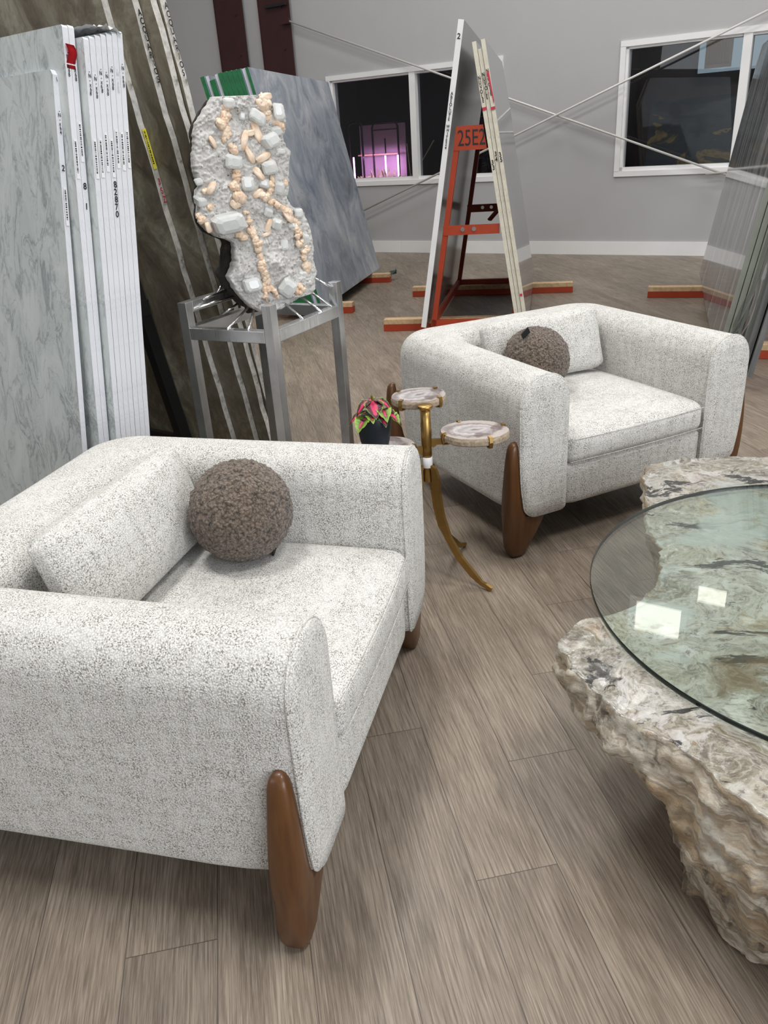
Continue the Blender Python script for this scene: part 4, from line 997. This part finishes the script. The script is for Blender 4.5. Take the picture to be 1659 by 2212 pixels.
OUT = [(-0.092, 1.63), (-0.063, 1.632), (-0.029, 1.63), (-0.01, 1.629), (0.014, 1.622), (0.035, 1.625), (0.05, 1.63), (0.083, 1.632), (0.115, 1.623), (0.118, 1.603), (0.137, 1.591), (0.16, 1.591), (0.166, 1.575), (0.17, 1.548), (0.161, 1.513), (0.149, 1.478), (0.157, 1.459), (0.175, 1.44), (0.166, 1.404), (0.158, 1.358), (0.152, 1.312), (0.143, 1.279), (0.154, 1.254), (0.175, 1.237), (0.205, 1.226), (0.211, 1.201), (0.224, 1.165), (0.227, 1.14), (0.23, 1.089), (0.223, 1.049), (0.235, 1.001), (0.224, 0.977), (0.22, 0.935), (0.2, 0.917), (0.153, 0.912), (0.099, 0.888), (0.057, 0.873), (-0.016, 0.872), (-0.052, 0.893), (-0.08, 0.928), (-0.106, 0.967), (-0.128, 1.02), (-0.11, 1.047), (-0.096, 1.075), (-0.088, 1.140), (-0.11, 1.154), (-0.149, 1.168), (-0.177, 1.19), (-0.202, 1.22), (-0.207, 1.253), (-0.199, 1.284), (-0.204, 1.312), (-0.198, 1.334), (-0.182, 1.346), (-0.192, 1.374), (-0.198, 1.41), (-0.191, 1.453), (-0.177, 1.496), (-0.179, 1.513), (-0.163, 1.55), (-0.145, 1.571), (-0.116, 1.603)]
NAz = R(155); SN = V((sin(NAz), cos(NAz), 0)); SU = V((-SN.y, SN.x, 0)); S0 = V((-.42, 3.19, 0))
SM = Matrix(((SU.x, -SN.x, 0, S0.x), (SU.y, -SN.y, 0, S0.y), (0, 0, 1, 0), (0, 0, 0, 1)))
t = thing('mineral_specimen', 'tall white crystal rock with peach and clear crystals on the steel stand', 'mineral specimen'); t.matrix_world = SM
def xrange(z):
    xs = []
    n = len(OUT)
    for i in range(n):
        (x0, z0), (x1, z1) = OUT[i], OUT[(i+1) % n]
        if (z0 <= z < z1) or (z1 <= z < z0): xs.append(x0+(x1-x0)*(z-z0)/(z1-z0))
    return (min(xs), max(xs)) if len(xs) > 1 else None
Z0, Z1 = .8735, 1.6305; NRz, NCx = 240, 130
def fdepth(x, z, u):
    e = max(0, 1-abs(u)**6); q = V((x, 0, z))
    return -(.010+.022*e**.5+.020*fbm(q, 12, 4)*e+.012*abs(fbm(q+V((3, 0, 1)), 40, 5))+.006*fbm(q, 110, 3))
bm = bmesh.new(); g = []; bk = []
for i in range(NRz+1):
    z = Z0+(Z1-Z0)*i/NRz; xr = xrange(min(max(z, Z0+.0005), Z1-.0008)); row = []
    for j in range(NCx+1):
        u = -1+2*j/NCx; x = (xr[0]+xr[1])/2+(xr[1]-xr[0])/2*u+.0045*noise.noise(V((0, 7, z*70)))*u*u
        row.append(bm.verts.new((x, 0 if j in (0, NCx) or i in (0, NRz) else fdepth(x, z, u), z)))
    g.append(row)
for a, b in zip(g, g[1:]):
    for j in range(NCx): bm.faces.new((a[j], a[j+1], b[j+1], b[j]))
loop = [r[0] for r in g]+g[-1][1:]+[r[-1] for r in g[:-1]][::-1]+g[0][1:-1][::-1]
bl_ = [bm.verts.new(v.co+V((0, .03, 0))) for v in loop]
for k in range(len(loop)): bm.faces.new((loop[k], loop[(k+1) % len(loop)], bl_[(k+1) % len(loop)], bl_[k]))
obj('white_matrix', bm, M['matrix'], t, True)
bm = bmesh.new(); g = []
NB_ = 56
for i in range(61):
    z = Z0-.02+(Z1-Z0+.012)*i/60; zz = min(max(z, Z0+.004), Z1-.006); xl, xr = xrange(zz); low = max(0, min(1, (1.22-z)/.10))
    dep = .055+.115*low; row = []; xl -= .012*low; fade = min(1, (i+1)/5, (61-i)/4)
    for k in range(NB_):
        a = 2*pi*k/NB_; c_, s_ = cos(a), sin(a); cx_ = (xl+xr)/2; hw = (xr-xl)/2+.003
        x = cx_+hw*(abs(c_)**.6)*(1 if c_ > 0 else -1)*(1-.18*max(0, s_)*(1-low)); y = dep/2+.006+dep/2*s_*(abs(s_)**-.3 if abs(s_) > .05 else 1)*fade
        q = V((x, y, z)); dn = 1+.10*fbm(q, 22, 4)+.05*fbm(q, 60, 3)
        row.append(bm.verts.new((cx_+(x-cx_)*(1+.03*fbm(q, 20, 4)), .02+y*dn, z+(.006*fbm(q, 30, 3)))))
    g.append(row)
for a, b in zip(g, g[1:]):
    for k in range(NB_): bm.faces.new((a[k], a[(k+1) % NB_], b[(k+1) % NB_], b[k]))
bm.faces.new(g[0]); bm.faces.new(g[-1]); obj('basalt_backing', bm, M['basalt'], t, True)
def sp(zx, zy): return (zx-583)*.00052 + .0170-(zy-1000)*.00006, 1.3030-(zy-1000)*.000466+(0.0)
def spx(zx, zy):
    # image reading of the rock -> rock plane, fitted to its outline
    u = -.2985+.000524*zx+.0000*zy + (zy-1000)*(-.0000625); z = 1.3005-(zy-1000)*(.000466+.00000003*(zy-1000))+.0000*(zx-583)
    return u, z
def surf(x, z):
    xr = xrange(min(max(z, Z0+.001), Z1-.001)); u = (x-(xr[0]+xr[1])/2)/((xr[1]-xr[0])/2)
    return fdepth(x, z, max(-1, min(1, u)))
def crystal(zx, zy, w, hh, ang=None, top=True):
    x, z = spx(zx, zy); w *= .00050; hh *= .00044; rnd = random.Random(int(zx*7+zy)); a = R(rnd.uniform(-25, 25)) if ang is None else R(ang)
    bm = bmesh.new(); dp = min(w, hh)*.62; sk = (rnd.uniform(-.12, .12), rnd.uniform(-.12, .12))
    pts = [(-.5+rnd.uniform(0, .10), -.30), (-.32, -.5+rnd.uniform(0, .08)), (.30, -.5), (.5, -.34), (.5-rnd.uniform(0, .10), .30), (.30, .5-rnd.uniform(0, .1)), (-.36, .5), (-.5, .34)]
    lay = [(0.02, .96), (-dp*.55, 1.0), (-dp*.85, .84), (-dp, .50)]; rg = []
    for y_, f in lay: rg.append([bm.verts.new((px*w*f+sk[0]*w*(1-f), y_, pz*hh*f+sk[1]*hh*(1-f))) for px, pz in pts])
    for p_, q_ in zip(rg, rg[1:]):
        for k in range(8): bm.faces.new((p_[k], p_[(k+1) % 8], q_[(k+1) % 8], q_[k]))
    bm.faces.new(rg[0]); bm.faces.new(rg[-1])
    o = obj('clear_crystal', bm, M['crystal'], t); o.location = (x, surf(x, z)+.006, z); o.rotation_euler = (rnd.uniform(-.35, .35), a, rnd.uniform(-.35, .35))
for c in [(400, 310, 90, 80, 0), (600, 430, 130, 100, 35), (755, 400, 90, 140, 0), (745, 530, 90, 90), (690, 610, 140, 120), (775, 690, 80, 50, 0), (430, 740, 130, 120, 5), (690, 800, 120, 120), (535, 910, 100, 120, 0), (770, 960, 90, 110, 20), (200, 870, 70, 60), (205, 1010, 80, 80), (390, 1175, 260, 160, -8), (755, 1220, 90, 100, 20), (870, 1250, 60, 50), (925, 1160, 75, 80, 0), (820, 1390, 65, 100, 0), (975, 1365, 60, 110, 5), (560, 1655, 150, 130, -5), (845, 1700, 135, 160, 40), (970, 1625, 80, 60, 5), (690, 1130, 70, 80), (645, 1825, 60, 60), (660, 920, 90, 80), (500, 410, 50, 70, 10), (480, 640, 60, 60)]:
    crystal(*c)
def blobs(lst, nm='peach_crystal_cluster'):
    bm = bmesh.new()
    for (zx, zy, r_) in lst:
        x, z = spx(zx, zy); rr = r_*.00062
        for k in range(3):
            ox, oz = random.uniform(-.5, .5)*rr, random.uniform(-.5, .5)*rr
            y_ = surf(x, z); b = bmesh.new(); bmesh.ops.create_icosphere(b, subdivisions=3, radius=1); sx_, sz_ = random.uniform(.6, 1.25), random.uniform(.7, 1.3)
            mp = {}
            for v in b.verts: mp[v.index] = bm.verts.new((x+ox+v.co.x*sx_*rr*.72*(1+.45*noise.noise(v.co*1.7+V((zx, zy, k)))), y_-rr*.1+v.co.y*rr*.75*(1+.4*noise.noise(v.co*2.3+V((zy, zx, k)))), z+oz+v.co.z*sz_*rr*.72*(1+.45*noise.noise(v.co*1.9+V((k, zx, zy))))))
            for f in b.faces: bm.faces.new([mp[v.index] for v in f.verts])
            b.free()
    obj(nm, bm, M['peach'], t, True)
def bar(zx, zy, w, L, ang):
    x, z = spx(zx, zy); w *= .00056; L *= .00048; a = R(ang)
    def fn(p, g): k_ = 1+.3*noise.noise(V((p.x*90+zx, p.z*60, p.y*80))); p.x *= (1-.35*g.z**2)*k_; p.y *= (1-.3*g.z**2)*k_; return p
    o = obj('peach_crystal', soft_box(w/2, w*.5, L/2, w*.22, 6, fn), M['peach'], t, True); o.location = (x, surf(x, z)-.004, z); o.rotation_euler = (random.uniform(-.2, .2), a, 0)
blobs([(385, 350, 30), (380, 385, 36), (350, 430, 38), (340, 475, 30), (385, 455, 18)]); blobs([(375, 530, 34), (380, 560, 30)]); blobs([(425, 640, 32)])
blobs([(640, 340, 46), (625, 300, 34), (660, 385, 34), (680, 420, 28)]); bar(655, 278, 45, 95, 80); blobs([(755, 490, 40), (775, 510, 30)])
bar(285, 590, 34, 90, -25); bar(505, 590, 44, 140, 20); bar(600, 540, 55, 150, -18); bar(550, 540, 34, 70, 75); bar(545, 700, 42, 130, -25); bar(640, 725, 44, 120, 65); bar(610, 840, 46, 125, -35); bar(705, 775, 55, 80, -40)
blobs([(470, 820, 26), (455, 870, 34), (440, 930, 34), (455, 985, 38), (450, 1030, 30), (480, 1000, 26)]); bar(270, 920, 44, 100, 38); blobs([(230, 940, 22)]); blobs([(262, 1060, 22)])
bar(610, 990, 50, 100, 70); blobs([(650, 1015, 34), (690, 1000, 26), (705, 970, 26), (700, 935, 26), (700, 900, 24)]); blobs([(820, 920, 24)])
blobs([(205, 1130, 26), (190, 1110, 20)]); bar(245, 1200, 42, 80, -15); bar(298, 1190, 30, 100, 0); blobs([(482, 1285, 32), (470, 1270, 24)])
blobs([(520, 1110, 18), (540, 1180, 26), (552, 1240, 30), (580, 1290, 32), (600, 1345, 32), (612, 1400, 30), (622, 1450, 26)]); blobs([(632, 1500, 26), (645, 1550, 30), (655, 1600, 30), (662, 1650, 30), (668, 1700, 28), (655, 1740, 24)])
blobs([(715, 1060, 24), (750, 1085, 28), (790, 1110, 28), (830, 1150, 30), (870, 1190, 26), (905, 1220, 26)]); blobs([(912, 1280, 28), (925, 1330, 28), (935, 1385, 30), (970, 1440, 30), (965, 1490, 24)])
blobs([(1005, 1560, 32), (990, 1590, 26)]); blobs([(940, 1720, 32), (920, 1740, 26)]); blobs([(715, 1690, 24), (735, 1730, 24), (750, 1760, 22)])
bar(690, 1235, 40, 115, 25); bar(675, 1292, 26, 80, 75); bar(835, 1180, 40, 110, -35)
# holding rods of the stand (parts of the stand), from rail to rock
st = [o for o in bpy.data.objects if o.name == 'steel_stand'][0]
Ms = Matrix.Translation(SF) @ Matrix.Rotation(math.atan2(ex.y, ex.x), 4, 'Z'); Mi = Ms.inverted()
def rock(x, z, y=.0): return Mi @ (SM @ V((x, y, z)))
for a, b in [((LX-.02, 0.0, .93), rock(.222, .975, .01)), ((LX*.93, .0, .856), rock(.20, .925, .01)), ((LX*.72, -.01, .856), rock(.15, .915, -.01)), ((LX*.42, -.01, .856), rock(.08, .90, -.012)),
             ((.02, .015, .90), rock(.01, .935, -.02)), ((-.01, LY*.25, .856), rock(-.03, .89, .02)), ((-.01, LY*.5, .856), rock(-.05, .895, .03)),
             ((.02, LY, .935), rock(-.10, .96, .10)), ((.03, LY-.02, .92), rock(-.09, .935, .08)), ((LX*.35, LY, .93), rock(-.1, 1.0, .12)), ((LX*.4, LY, .856), rock(-.06, .90, .12))]:
    obj('holding_rod', TT([a, b], .0048, 10), M['rod'], st, True)
print('objects', len(bpy.data.objects))
